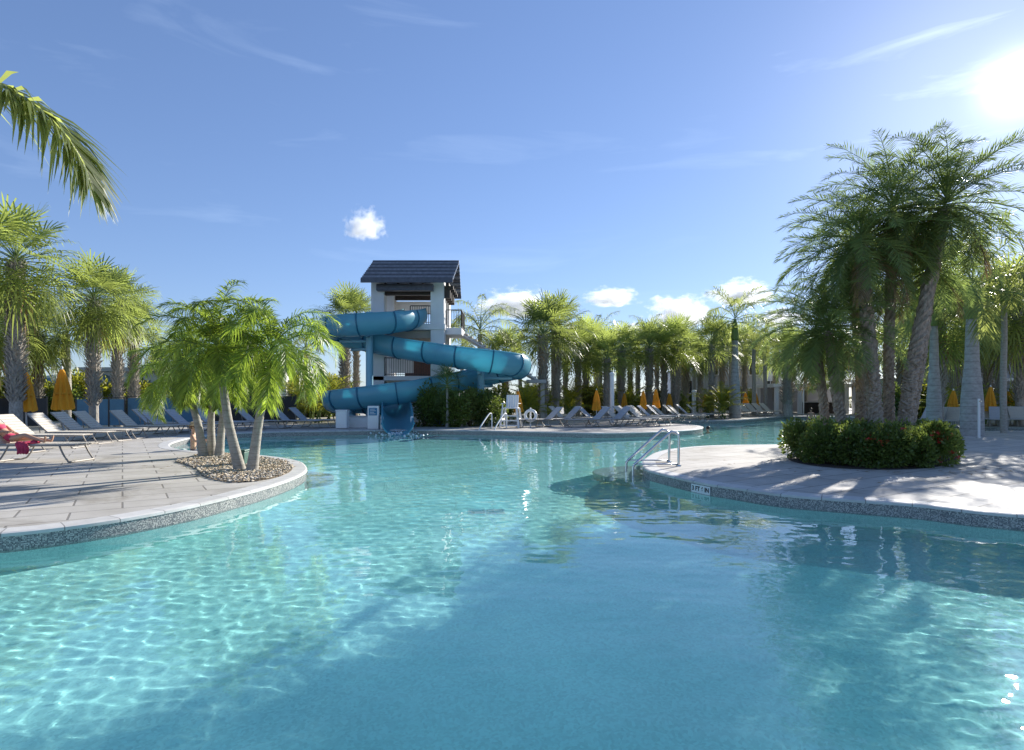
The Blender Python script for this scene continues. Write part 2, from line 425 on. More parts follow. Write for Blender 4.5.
def barkmat(name, a, bcol, scale, ring=0.0):
    m, k, b = newmat(name)
    tc = k.add('TexCoord'); n = k.add('TexNoise'); k.set(n, Scale=scale, Detail=8.0, Roughness=.7)
    mp = k.add('Mapping'); mp.inputs['Scale'].default_value = (1, 1, .5 if not ring else 1.6); k.l.new(tc.outputs['Object'], mp.inputs['Vector']); k.l.new(mp.outputs['Vector'], n.inputs['Vector'])
    c = k.ramp(n.outputs['Fac'], [(.32, a), (.68, bcol)])
    if ring:
        sp = k.add('SeparateXYZ'); k.l.new(tc.outputs['Object'], sp.inputs[0])
        fr = k.math('FRACT', k.math('ADD', k.math('MULTIPLY', sp.outputs[2], 1/ring), k.math('MULTIPLY', n.outputs['Fac'], .25)))
        c = k.mix(k.math('MULTIPLY', k.math('LESS_THAN', fr, .14), .3), c, tuple(x*.45 for x in a))
    k.l.new(c, b.inputs['Base Color']); b.inputs['Roughness'].default_value = .9; b.inputs['Specular IOR Level'].default_value = .2
    bp = k.add('Bump'); k.set(bp, Strength=.6, Distance=.02); k.l.new(n.outputs['Fac'], bp.inputs['Height']); k.l.new(bp.outputs['Normal'], b.inputs['Normal'])
    return m
barkmat('bark_sabal', (.2, .18, .155), (.46, .43, .38), 14)
barkmat('bark_boot', (.22, .19, .15), (.5, .46, .40), 18)
barkmat('bark_grey', (.27, .25, .22), (.42, .40, .36), 9, ring=.13)
barkmat('bark_royal', (.27, .26, .25), (.45, .44, .42), 5, ring=.3)
barkmat('bark_date', (.16, .125, .095), (.46, .39, .32), 16)
barkmat('crownshaft', (.13, .19, .06), (.2, .26, .09), 3)
barkmat('twig', (.08, .06, .04), (.17, .13, .09), 20)

UP = Vector((0, 0, 1))
def frame_of(t):
    r = t.cross(UP)
    r = r.normalized() if r.length > 1e-4 else Vector((1, 0, 0))
    return r, r.cross(t).normalized()
def leaflet(b, p, d, n, l, w, droop, mi):
    s = d.cross(n).normalized()*w*.5
    q = p + d*l*.5 - UP*droop*l*.18
    e = p + d*l*.93 - UP*droop*l*.62
    b.add([p-s*.55, p+s*.55, q+s, q-s, e], [(0, 1, 2, 3), (3, 2, 4)], mi)
def pinnate(b, rnd, base, az, el, L, bend, nl, ll, lw, droop=.6, vee=.45, plum=.15, mi=0, rmi=1, start=.14, fwd=.75, rr=.018):
    # rachis: starts at elevation el, bows down by bend radians along its length
    pts = []; tans = []; p = Vector(base); side = rnd.uniform(-.25, .25)
    N = 10
    for i in range(N+1):
        s = i/N; e = el - bend*s**1.35; a = az + side*s
        t = Vector((cos(e)*cos(a), cos(e)*sin(a), sin(e)))
        pts.append(p.copy()); tans.append(t); p = p + t*(L/N)
    b.tube([pts[i] for i in (0, 2, 4, 6, 8, 10)], [rr*(1-.085*i) for i in (0, 2, 4, 6, 8, 10)], 4, rmi, cap=False)
    for j in range(nl):
        s = start + (1-start)*(j+.5)/nl; x = s*N; i = min(int(x), N-1); fr = x-i
        p = pts[i].lerp(pts[i+1], fr); t = tans[i].lerp(tans[i+1], fr).normalized()
        r, u = frame_of(t)
        prof = (sin(pi*min(1, (s-start*.6)/(1.02-start*.6)))**.55)*.85+.15
        f = fwd*(.55+.9*s)
        for sg in (-1, 1):
            if rnd.random() < .04: continue
            v = vee + rnd.uniform(-plum, plum)*2
            d = (r*sg*cos(v) + u*sin(v) + t*f*(1+rnd.uniform(-.15, .15))).normalized()
            nn = (u + r*sg*-.4 + Vector((rnd.uniform(-.3, .3), rnd.uniform(-.3, .3), 0))).normalized()
            leaflet(b, p, d, nn, ll*prof*rnd.uniform(.85, 1.1), lw, droop*rnd.uniform(.5, 1.5), mi)
def fan(b, rnd, base, az, el, pet, R_, nl=22, mi=0, rmi=1, sag=.5, lw=.045):
    # petiole, then segments that spread from its tip along a short drooping costa
    pts = []; p = Vector(base); N = 5
    for i in range(N+1):
        e = el - .5*sag*(i/N)**1.5; t = Vector((cos(e)*cos(az), cos(e)*sin(az), sin(e)))
        pts.append(p.copy()); p = p + t*(pet/N)
    b.tube([pts[0], pts[2], pts[5]], [.022, .017, .012], 4, rmi, cap=False)
    p0 = pts[-1]
    r, u = frame_of(t)
    roll = rnd.uniform(-.35, .35); r2 = r*cos(roll)+u*sin(roll); u2 = u*cos(roll)-r*sin(roll); r, u = r2, u2
    for j in range(nl):
        a = (j/(nl-1)-.5)*2; th = a*R(128)
        cfrac = (1-abs(a))*.32                                  # inner segments leave farther out on the costa
        q = p0 + t*R_*cfrac - UP*R_*cfrac*cfrac*.9*sag
        d = (t*cos(th) + r*sin(th) + u*(.28*abs(sin(th)) + rnd.uniform(-.08, .08)) - UP*.25*sag*(1-abs(a))).normalized()
        l = R_*(.72+.22*cos(th*.7))*rnd.uniform(.88, 1.08)
        s = d.cross(u).normalized()*lw*.5*rnd.uniform(.8, 1.2)
        m1 = q + d*l*.45; m2 = q + d*l*.75 - UP*l*.10*sag*2; e = q + d*l*.92 - UP*l*(.34*sag*2*rnd.uniform(.4, 1.3))
        b.add([q-s*.4, q+s*.4, m1+s, m1-s, m2+s*.6, m2-s*.6, e], [(0, 1, 2, 3), (3, 2, 4, 5), (5, 4, 6)], mi)

def sweep(path, radii, n=14, rowfn=None, mb=None, mi=0):
    b = mb or MB(); P = [Vector(p) for p in path]; vs, fs = [], []
    for i, p in enumerate(P):
        t = (P[min(i+1, len(P)-1)]-P[max(i-1, 0)]).normalized()
        u = Vector((1, 0, 0)) - t*t.x; u.normalize(); v = t.cross(u)
        for k in range(n):
            a = 2*pi*k/n; rr = radii[i]*(rowfn(i, k) if rowfn else 1)
            vs.append(p + (u*cos(a)+v*sin(a))*rr)
    for i in range(len(P)-1):
        for k in range(n):
            a, c = i*n+k, i*n+(k+1) % n; fs.append((a, c, c+n, a+n))
    fs.append(tuple((len(P)-1)*n+k for k in range(n)))
    return b.add(vs, fs, mi)
def sabal_trunk(h, r, seed, boots=.75):
    rnd = random.Random(seed); b = MB(); N = int(h/.12)
    sway = rnd.uniform(-.08, .08)
    path = [(sway*sin(i/N*3), 0, h*i/N) for i in range(N+1)]
    rad = [r*(.82 + .14*max(0, 1-i/N*8) + rnd.uniform(-.02, .02)) for i in range(N+1)]
    sweep(path, rad, 14, None, b, 0)
    z = h*(1-boots); row = 0
    while z < h:
        for k in range(7):
            if rnd.random() < .1*(1-(z/h)): continue
            a = 2*pi*(k+.5*(row % 2))/7 + rnd.uniform(-.1, .1)
            o = Vector((cos(a), sin(a), 0)); t = Vector((-sin(a), cos(a), 0)); c = Vector((sway*sin(z/h*3), 0, z))
            l = rnd.uniform(.2, .34); out = rnd.uniform(.25, .6)*r; wd = .085*r/.25
            sl = rnd.choice((-1, 1))*.1
            for sg in (-1, 1):
                p0 = c+o*r*.72+t*wd*sg*.2; p1 = c+o*(r*.92+out*.35)+t*(wd*sg+sl*.4)+UP*l*.55; p2 = c+o*(r*.95+out)+t*(wd*sg*1.15+sl)+UP*l
                x = t*wd*.5
                b.add([p0-x, p0+x, p1+x*.8, p1-x*.8, p2+x*.5, p2-x*.5, p1-o*.05, p0-o*.03-UP*.02], [(0, 1, 2, 3), (3, 2, 4, 5), (1, 7, 6, 2), (7, 0, 3, 6), (2, 6, 4), (6, 3, 5), (6, 5, 4)], 1)
        z += .135; row += 1
    return b.mesh('sabal_trunk', [MATS['bark_sabal'], MATS['bark_boot']], False)
def ring_trunk(path, radii, seed, m='bark_grey', step=.065):
    P = crom(path, 12); n = len(P); Rr = [radii[0]+(radii[1]-radii[0])*i/(n-1) for i in range(n)] if len(radii) == 2 else [np.interp(i/(n-1)*(len(radii)-1), range(len(radii)), radii) for i in range(n)]
    rnd = random.Random(seed)
    return sweep(P, [x*(1+(.03 if m != 'bark_royal' else .004)*(i % 2)+rnd.uniform(-.01, .01)) for i, x in enumerate(Rr)], 16).mesh('ringed_trunk', MATS[m], True)
def date_trunk(path, r0, r1, seed):
    L = sum((Vector(path[i+1])-Vector(path[i])).length for i in range(len(path)-1))
    P = crom(path, max(4, int(L/.075/(len(path)-1)))); n = len(P); rnd = random.Random(seed)
    return sweep(P, [r0+(r1-r0)*i/(n-1) for i in range(n)], 12, lambda i, k: 1+(.17 if (i+k) % 2 else -.06)+rnd.uniform(-.13, .13)).mesh('date_trunk', MATS['bark_date'], False)

def sabal_crown(seed, r, n=40, leaf='leaf_sabal', low=-50, dead=3, sag=.55):
    rnd = random.Random(seed); b = MB(); ga = 2.39996
    for i in range(n):
        f = i/(n-1); el = R(82 - (82-low)*f**.9) + rnd.uniform(-.12, .12)
        fan(b, rnd, (0, 0, .35*(1-f)-.1), i*ga+rnd.uniform(-.2, .2), el, r*rnd.uniform(.42, .55), r*rnd.uniform(.5, .62), 22, 0, 1, sag*(.6+.8*f), .028*r)
    for i in range(dead):
        fan(b, rnd, (0, 0, -.2), rnd.uniform(0, 6.3), R(-55+rnd.uniform(-20, 10)), r*.4, r*.5, 12, 2, 2, 1.2, .04)
    return b.mesh('fan_crown', [MATS[leaf], MATS['crownshaft'], MATS['leaf_dry']], False)
def pin_crown(seed, L, n, leaf, el0=78, el1=-20, bend=1.5, nl=34, ll=.5, lw=.03, droop=.6, vee=.4, plum=.15, dead=0, z0=.3, fwd=.75, jit=.12):
    rnd = random.Random(seed); b = MB(); ga = 2.39996
    for i in range(n):
        f = i/max(1, n-1); el = R(el0-(el0-el1)*f) + rnd.uniform(-jit, jit)
        pinnate(b, rnd, (0, 0, z0*(1-f)), i*ga+rnd.uniform(-.25, .25), el, L*rnd.uniform(.85, 1.08)*(.72+.28*sin(pi*(.25+.7*f))), bend*rnd.uniform(.8, 1.2), nl, ll, lw, droop, vee, plum, 0, 1, fwd=fwd)
    for i in range(dead):
        pinnate(b, rnd, (0, 0, 0), rnd.uniform(0, 6.3), R(-40), L*.8, .9, nl//2, ll*.8, lw, 1.2, vee, plum, 2, 2)
    return b.mesh('feather_crown', [MATS[leaf], MATS['crownshaft'], MATS['leaf_dry']], False)

SAB = [sabal_crown(10+i, 2.0, 52, dead=6) for i in range(4)]
SAF = [sabal_crown(20+i, 2.0, 36+4*(i % 3), low=-22-8*(i % 2), dead=2, sag=.42) for i in range(5)]
SABT = {}
ADO = [pin_crown(30+i, 2.15, 25, 'leaf_adonidia', 86, -8, 2.0, 80, .52, .024, .8, .42, .25) for i in range(3)]
DAT = [pin_crown(40+i, 2.5, 46, 'leaf_date', 74, -42, 1.35, 60, .46, .02, .3, .35, .25, 5) for i in range(3)]
QUE = [pin_crown(50+i, 2.6, 17, 'leaf_queen', 82, -10, 1.7, 42, .55, .03, 1.0, .3, .35) for i in range(3)]
ROY = [pin_crown(60+i, 2.6, 14, 'leaf_queen', 78, -15, 1.35, 44, .6, .034, .8, .3, .5) for i in range(2)]
ARE = [pin_crown(70+i, 1.9, 22, 'leaf_areca', 86, 25, 1.25, 30, .5, .034, .6, .45, .1, jit=.2) for i in range(2)]

def px_at(x, d): return (x-512)/F*d
def z_at(y, d): return H + (HZ-y)/F*d
def palm(kind, x, d, yc, rpx, label, group=None, rz=None, trunk_r=None, seed=0, lean=(0, 0), name=None):
    """x: photo column of the foot, d: metres from the camera, yc: photo row of the crown's heart, rpx: crown radius in photo pixels"""
    X = px_at(x, d); hc = z_at(yc, d); r = rpx*d/F
    rnd = random.Random(seed*77+int(x)); rz = rnd.uniform(0, 6.28) if rz is None else rz
    if kind == 'sabal':
        t = thing(name or 'fan_palm', label, 'palm', (X, d, 0), rz, group)
        hk = round(hc*2)/2; tr = trunk_r or .25; key = (hk, tr, seed % 3)
        if key not in SABT: SABT[key] = sabal_trunk(hk, tr, seed % 3+5, .8)
        o = put('trunk', SABT[key], t); o.scale = (1, 1, hc/hk)
        c = put('crown', SAF[seed % 5] if d > 34 else SAB[seed % 4], t, (0, 0, hc)); c.scale = (r/2.0,)*3
    elif kind in ('queen', 'royal'):
        t = thing(name or ('royal_palm' if kind == 'royal' else 'feather_palm'), label, 'palm', (X, d, 0), rz, group)
        tr = trunk_r or (.22 if kind == 'royal' else .15)
        cs = hc*.2 if kind == 'royal' else .5
        if kind == 'royal': put('trunk', ring_trunk([(0, 0, 0), (0, 0, hc*.25), (0, 0, hc*.5), (0, 0, hc-cs)], [tr*1.4, tr*1.28, tr*.85, tr*.66], seed, 'bark_royal'), t)
        else: put('trunk', ring_trunk([(0, 0, 0), (.03, 0, hc*.35), (0, .03, hc*.7), (0, 0, hc-.2)], [tr*1.2, tr*.95], seed, 'bark_grey'), t)
        if kind == 'royal':
            put('crownshaft', MB().lathe([(tr*.8, 0), (tr*.9, cs*.2), (tr*.6, cs*.8), (tr*.3, cs*1.1)], 14).mesh('crownshaft', MATS['crownshaft'], True), t, (0, 0, hc-cs))
        c = put('crown', (ROY if kind == 'royal' else QUE)[seed % 2], t, (0, 0, hc-.1)); c.scale = (r/2.2,)*3
    return t

# --- the adonidia group in the gravel bed
G1 = 'ringed palms in the gravel bed'
def curved_palm(name, label, foot, mid, top, crown, cscale, r, group, kind='ado', seed=0, tip=None, crz=0.0, cat='palm'):
    """foot, mid, top: world points of the trunk's axis"""
    foot, mid, top = Vector(foot), Vector(mid), Vector(top)
    t = thing(name, label, cat, foot, 0, group)
    path = [(0, 0, 0), (mid-foot)*.5+Vector((0, 0, 0)), mid-foot, top-foot]
    path[1] = ((mid-foot)*.5) + ((mid-foot) - (top-foot)*((mid-foot).length/(top-foot).length))*.12
    if kind == 'ado':
        put('trunk', ring_trunk(path, [r*1.45, r*1.12, r, r*.85], seed), t)
        dr = (top-mid).normalized(); cs = .75
        put('crownshaft', MB().tube([top-foot-dr*.05, top-foot+dr*cs*.3, top-foot+dr*cs*.75, top-foot+dr*cs*1.15], [r*.95, r*1.12, r*.8, r*.4], 12).mesh('crownshaft', MATS['crownshaft'], True), t)
        c = put('crown', crown, t, top-foot+dr*cs*.85); cscale *= .94
    else:
        put('trunk', date_trunk(path, r*1.15, r*.95, seed), t)
        dr = (top-mid).normalized(); c = put('crown', crown, t, top-foot)
    c.rotation_mode = 'QUATERNION'
    c.rotation_quaternion = UP.rotation_difference((dr+UP*.6).normalized()) @ Matrix.Rotation(crz, 3, 'Z').to_quaternion()
    c.scale = (cscale,)*3
    return t
def W(x, y, d): return Vector((px_at(x, d), d, z_at(y, d)))
def foot(x, y):  return G(x, y)
for (lab, f, m_, tp, cs, sd, rz) in (
    ('ringed grey palm trunk leaning left, leftmost in the gravel bed', (203.5, 457), (197, 420), (191, 401), .84, 0, .3),
    ('straight slim palm standing second from the left in the gravel bed', (211.5, 456), (211, 420), (212, 403), .8, 1, 1.2),
    ('palm rising behind the others in the middle of the gravel bed', (219, 456.5), (222, 425), (226, 393), .9, 2, 2.2),
    ('palm with a pale trunk sweeping up to the left above the green box', (240, 470.5), (228, 420), (223, 385), .95, 0, 3.3),
    ('thick palm trunk leaning right, rightmost in the gravel bed', (252, 471), (259, 420), (265, 388), .95, 1, 4.1)):
    ft = foot(*f); d = ft.y
    curved_palm('ringed_palm', lab, ft, W(*m_, d+(.1 if sd else -.1)), W(*tp, d), ADO[sd], cs, .088, G1, 'ado', sd, crz=rz)

# --- the date palm clump on the right
G2 = 'date palms in the shrub bed'
for (lab, f, fd, m_, tp, cs, sd, rz, r) in (
    ('slender date palm leaning left over the water, leftmost of the shrub bed', (828, 446), 16.6, (822, 390), (816, 330), .78, 0, .4, .105),
    ('low date palm with a dark trunk bending left in the shrub bed', (848, 452), 16.0, (836, 390), (828, 322), .92, 1, 1.7, .12),
    ('date palm behind the thick front trunk with its crown at half height', (860, 446), 16.9, (860, 370), (852, 262), .95, 2, 2.9, .115),
    ('thick rough date palm trunk at the front middle of the shrub bed', (878, 458), 15.5, (870, 350), (861, 236), .98, 0, 4.4, .155),
    ('straight tall date palm just right of the thick front trunk', (889, 452), 16.2, (889, 340), (893, 204), 1.02, 1, 5.2, .12),
    ('tall date palm leaning right with the topmost crown', (899, 457), 15.6, (917, 345), (945, 200), 1.08, 2, .9, .155),
    ('dark date palm trunk leaning right behind the tallest leaning one', (904, 450), 16.5, (922, 350), (932, 262), .78, 0, 2.2, .12)):
    ft = Vector((px_at(f[0], fd), fd, 0))
    curved_palm('date_palm', lab, ft, W(*m_, fd), W(tp[0], tp[1]+9, fd), DAT[sd], cs, r, G2, 'date', sd, crz=rz)

# --- the palm whose frond hangs into the picture from the left
t = thing('coconut_palm', 'tall feather palm with a single frond hanging into the upper left corner', 'palm', (-8.62, 8.0, 0))
put('trunk', ring_trunk([(0, 0, 0), (.15, .05, 1.8), (.1, .1, 3.8), (0, 0, 6.03)], [.24, .19, .17, .15], 3), t)
rnd = random.Random(4); b = MB()
for i in range(15):
    az = i*2.39996+1.1; el = R(75-85*i/14)
    a2 = (az % (2*pi))
    if a2 < 1.5 or a2 > 2*pi-1.5: continue
    pinnate(b, rnd, (0, 0, .1), az, el, 2.6, 1.3, 46, .6, .032, 1.0, .3, .12, 0, 1)
pinnate(b, rnd, (0, 0, .1), R(2), R(4), 3.55, 1.5, 200, 1.02, .06, .75, .15, .2, 0, 1, fwd=.7, rr=.026)
put('crown', b.mesh('feather_crown', [MATS['leaf_queen'], MATS['crownshaft']], False), t, (0, 0, 5.93))

# --- sabal palms on the left and the far rows
GL = 'fan palms along the left fence'
palm('sabal', 16, 23.5, 264, 60, 'big fan palm with a thick criss-crossed trunk at the left edge', GL, seed=0, trunk_r=.27)
palm('sabal', 94, 26.5, 303, 45, 'fan palm with a criss-crossed trunk behind the second row of beige loungers', GL, seed=1, trunk_r=.225)
palm('sabal', 118, 31, 307, 40, 'darker fan palm with a narrow trunk just right of the criss-crossed one', GL, seed=2, trunk_r=.22)
palm('sabal', 38, 32, 338, 42, 'low bushy fan palm between the two yellow umbrellas', GL, seed=3, trunk_r=.2)
palm('queen', 66, 33, 330, 46, 'dark feather palm behind the right yellow umbrella', GL, seed=0, trunk_r=.2)
palm('sabal', -12, 29, 325, 50, 'fan palm cut by the left picture edge behind the big one', GL, seed=1)
palm('sabal', 134, 36, 330, 34, 'small pale fan palm left of the gravel bed palms', GL, seed=2, trunk_r=.25)
palm('queen', 160, 42, 350, 34, 'feather palm showing between fence and gravel bed palms', GL, seed=1)
palm('sabal', 20, 38, 345, 40, 'fan palm far behind the left fence', GL, seed=2)
palm('queen', -30, 36, 335, 50, 'feather palm at the far left behind the fence', GL, seed=0)
GB = 'palms behind the slide tower'
palm('sabal', 345, 43, 322, 34, 'fan palm with a dark trunk behind the left bend of the slide', GB, seed=0, trunk_r=.33)
palm('sabal', 356, 45, 318, 28, 'slim fan palm close behind the tower\'s left pillar', GB, seed=1, trunk_r=.2)
palm('queen', 306, 46, 350, 36, 'feather palm over the yellow hedge left of the slide', GB, seed=0)
palm('queen', 480, 43, 332, 44, 'feather palm rising right beside the tower balcony', GB, seed=1, trunk_r=.16)
palm('queen', 462, 48, 345, 32, 'smaller feather palm half hidden by the tower', GB, seed=0)
GM = 'palms along the far deck'
far = [('sabal', 566, 54, 352, 26, 4, .2, 'small fan palm in the gap right of the slide'), ('sabal', 596, 57, 356, 25, 2, .2, 'fan palm far behind the second umbrella'), ('queen', 618, 60, 350, 28, 1, None, 'feather palm far behind the white pole'), ('sabal', 638, 58, 358, 24, 0, .2, 'small fan palm left of the umbrella pair'), ('sabal', 657, 61, 355, 25, 1, .2, 'small fan palm far behind the umbrella pair'), ('queen', 694, 58, 352, 28, 0, None, 'feather palm in front of the grey apartment block\'s left wing'),
 ('sabal', 722, 56, 356, 27, 3, .2, 'fan palm in front of the apartment block beside the royal palm'), ('sabal', 744, 58, 352, 28, 4, .2, 'fan palm in front of the apartment block right of the royal palm'), ('queen', 731, 62, 346, 30, 1, None, 'feather palm hiding the middle of the apartment block'), ('sabal', 683, 62, 357, 24, 2, .2, 'small fan palm far behind the deck point'), ('sabal', 543, 38, 343, 42, 0, .28, 'thick fan palm right of the slide with a bushy crown'), ('sabal', 556, 40, 335, 40, 1, .24, 'fan palm leaning on its thicker neighbour right of the slide'),
 ('queen', 553, 45, 328, 34, 1, None, 'feather palm topping the pair right of the slide'), ('sabal', 578, 43, 362, 34, 2, .2, 'low drooping fan palm above the second umbrella'),
 ('sabal', 586, 47, 352, 36, 3, .24, 'fan palm behind the low drooping one'), ('queen', 600, 52, 345, 34, 0, None, 'feather palm in the gap above the white pole'), ('sabal', 607, 42, 366, 30, 0, .22, 'fan palm trunk beside the white pole'),
 ('sabal', 622, 45, 356, 30, 1, .24, 'fan palm right of the white pole'), ('sabal', 630, 52, 362, 28, 2, .2, 'fan palm set back right of the white pole'), ('sabal', 649, 46, 352, 33, 3, .26, 'fan palm over the pair of umbrellas'),
 ('queen', 648, 58, 340, 28, 1, None, 'feather palm top above the pair of umbrellas'), ('sabal', 664, 48, 358, 29, 0, .22, 'fan palm right of the pair of umbrellas'), ('sabal', 676, 47, 352, 33, 1, .27, 'thick trunked fan palm in the middle of the row'),
 ('sabal', 686, 53, 360, 27, 2, .22, 'fan palm left of the white light column'), ('queen', 672, 60, 345, 28, 0, None, 'tall feather palm behind the thick trunked one'), ('sabal', 700, 52, 364, 24, 3, .2, 'fan palm right of the white light column'),
 ('sabal', 712, 44, 352, 32, 0, .18, 'slim fan palm in front of the grey building'), ('royal', 735, 43.5, 327, 46, 0, .3, 'royal palm with a smooth pale trunk by the far water'), ('queen', 754, 50, 352, 30, 1, None, 'thin feather palm right of the royal palm'),
 ('queen', 765, 54, 345, 32, 0, None, 'feather palm between royal palm and pavilion'), ('sabal', 776, 56, 362, 27, 1, .2, 'fan palm left of the pavilion'), ('sabal', 788, 47, 358, 30, 2, .42, 'fan palm with a stout pale trunk before the pavilion'),
 ('queen', 806, 58, 350, 30, 1, None, 'feather palm above the pavilion roof'), ('sabal', 822, 60, 365, 28, 3, .22, 'fan palm at the right end of the pavilion'), ('queen', 842, 52, 356, 32, 0, None, 'feather palm seen under the date palms'),
 ('sabal', 872, 50, 362, 34, 0, .25, 'fan palm seen between the date palm trunks'), ('queen', 520, 50, 350, 34, 1, None, 'feather palm behind the right bend of the slide'), ('sabal', 505, 46, 362, 32, 2, .22, 'fan palm behind the right bend of the slide')]
for kd, x, d, yc, rp, sd, tr, lab in far: palm(kd, x, d, yc-2+(sd*37 % 9-4), rp*.93, lab, GM, seed=sd, trunk_r=tr)
GR = 'palms on the right deck'
palm('royal', 972, 24.2, 290, 84, 'royal palm with a very thick ringed trunk on the right deck', GR, seed=0, trunk_r=.30)
palm('royal', 934, 27.5, 300, 74, 'royal palm with a pale trunk just behind the shrub bed', GR, seed=1, trunk_r=.23)
right = [('queen', 1004, 26.0, 300, 76, 0, .11, 'feather palm hanging over the thick ringed trunk at right'), ('sabal', 940, 30, 318, 50, 2, .2, 'fan palm behind the pale trunk by the shrub bed'), ('sabal', 1000, 35, 322, 52, 1, .24, 'fan palm behind the thick ringed trunk at right'), ('sabal', 988, 42, 335, 44, 2, .22, 'fan palm in front of the right building'), ('sabal', 1020, 33, 312, 56, 0, .26, 'fan palm at the right picture edge'),
 ('sabal', 955, 38, 335, 48, 3, .22, 'fan palm between the two royal palms'), ('queen', 915, 40, 330, 46, 0, None, 'feather palm behind the shrub bed'), ('sabal', 900, 46, 348, 38, 0, .24, 'fan palm far behind the shrub bed'), ('queen', 1010, 46, 300, 50, 1, None, 'feather palm standing tall over the right building'),
 ('sabal', 1050, 36, 320, 55, 2, .25, 'fan palm just beyond the right picture edge')]
for kd, x, d, yc, rp, sd, tr, lab in right: palm(kd, x, d, yc, rp, lab, GR, seed=sd, trunk_r=tr)

# --- shrubs
def shrub_mesh(seed, rx, ry, h, n, leaf, ls, flowers=None, nf=0):
    rnd = random.Random(seed); b = MB()
    lob = [(rnd.uniform(-.55, .55)*rx, rnd.uniform(-.55, .55)*ry, rnd.uniform(.35, .72)*h, rnd.uniform(.3, .5)) for _ in range(7)]
    for i in range(n):
        lx, ly, lz, lr = rnd.choice(lob)
        d = Vector((rnd.gauss(0, 1), rnd.gauss(0, 1), rnd.gauss(0, 1))).normalized()
        rr = lr*(.55+.5*rnd.random()**.5)*(rnd.uniform(1.1, 1.35) if rnd.random() < .06 and d.z > 0 else 1)
        p = Vector((lx+d.x*rx*rr, ly+d.y*ry*rr, max(.04, lz+d.z*h*rr*1.0)))
        a = (d+Vector((rnd.gauss(0, .5), rnd.gauss(0, .5), rnd.gauss(.25, .5)))).normalized()
        s = a.orthogonal().normalized(); s.rotate(Matrix.Rotation(rnd.uniform(0, 6.28), 3, a)); l = ls*rnd.uniform(.7, 1.3); wv = s*l*.26
        b.add([p, p+a*l*.5+wv, p+a*l, p+a*l*.5-wv], [(0, 1, 2, 3)], 0)
    for i in range(nf):
        lx, ly, lz, lr = rnd.choice(lob)
        d = Vector((rnd.gauss(0, 1), rnd.gauss(-.6, .8), rnd.gauss(.3, .7))).normalized(); p = Vector((lx+d.x*rx*lr*1.02, ly+d.y*ry*lr*1.02, max(.08, lz+d.z*h*lr)))
        for j in range(9):
            q = p+Vector((rnd.gauss(0, .025), rnd.gauss(0, .025), rnd.gauss(0, .02))); a = Vector((rnd.gauss(0, 1), rnd.gauss(0, 1), rnd.gauss(0, 1))).normalized()*.03; c_ = a.orthogonal().normalized()*.03
            b.add([q-a, q+c_, q+a, q-c_], [(0, 1, 2, 3)], 1)
    return b.mesh('shrub_foliage', [MATS[leaf], MATS[flowers or 'petal_red']], False)
def stems_mesh(seed, rx, ry, h, n=9):
    rnd = random.Random(seed); b = MB()
    for i in range(n):
        a = rnd.uniform(0, 6.28); b.tube([(rnd.uniform(-.06, .06), rnd.uniform(-.06, .06), 0), (cos(a)*rx*.25, sin(a)*ry*.25, h*.35), (cos(a)*rx*.5, sin(a)*ry*.5, h*.7)], [.014, .01, .005], 5)
    return b.mesh('shrub_stems', MATS['twig'], True)
def shrub(label, p, rx, ry, h, n, leaf, ls, group, seed, nf=0, flowers=None, name='shrub'):
    t = thing(name, label, 'shrub', p, 0, group)
    put('stems', stems_mesh(seed, rx, ry, h), t); put('foliage', shrub_mesh(seed, rx, ry, h, n, leaf, ls, flowers, nf), t)
    return t
G3 = 'ixora shrubs round the date palms'
for i, (x, d, rx, h, nf, lab) in enumerate((
    (806, 15.2, .62, .95, 0, 'dark green shrub at the left end of the palm bed'), (828, 14.3, .62, .95, 0, 'dark green shrub second from the left in the palm bed'), (852, 13.85, .6, .9, 2, 'dark green shrub below the low bending date palm'),
    (876, 13.6, .6, .92, 16, 'dark shrub at the bed front with a low red bloom'), (900, 13.7, .55, .8, 3, 'low dark shrub in the middle of the bed front'), (922, 14.0, .6, .88, 44, 'shrub with the most red blooms in the palm bed'), (938, 14.9, .55, .85, 6, 'sparse shrub at the right end of the palm bed'),
    (925, 16.4, .7, .9, 0, 'shrub at the back right of the palm bed'), (865, 15.3, .7, .95, 0, 'shrub tucked between the date palm trunks'), (895, 15.0, .6, .85, 0, 'shrub at the foot of the leaning date palms'), (835, 17.4, .75, .9, 0, 'shrub at the back left of the palm bed'), (890, 17.6, .75, .9, 0, 'shrub at the back middle of the palm bed'))):
    shrub(lab, (px_at(x, d), d, .0), rx*1.1, rx*1.05, h*1.02, 4200, 'leaf_shrub', .085, G3, 200+i, nf)
G4 = 'shrubs beside the slide'
for i, (x, d, rx, h, lf, lab) in enumerate((
    (424, 31.5, 1.0, 2.0, 'leaf_shrub', 'tall dark shrub right beside the slide exit'), (440, 31.8, 1.0, 1.7, 'leaf_shrub', 'dark shrub left of the little fan palm'), (458, 31.0, 1.0, 1.7, 'leaf_shrub', 'dark shrub right of the little fan palm'), (470, 31.6, 1.0, 1.9, 'leaf_queen', 'fresh green shrub in front of the slide support'),
    (486, 31.8, 1.1, 1.6, 'leaf_shrub', 'dark shrub left of the white rails'), (432, 33.6, 1.2, 2.3, 'leaf_shrub', 'taller dark shrub against the tower foot'), (468, 33.8, 1.2, 2.1, 'leaf_queen', 'tall green shrub below the right bend of the slide'), (500, 34.5, 1.3, 1.7, 'leaf_shrub', 'shrub behind the lifeguard chair'),
    (492, 36, 1.2, 2.2, 'leaf_areca', 'yellow green shrub behind the lifeguard chair'))):
    shrub(lab, (px_at(x, d), d, .0), rx, rx*.8, h, 2600, lf, .15, G4, 230+i)
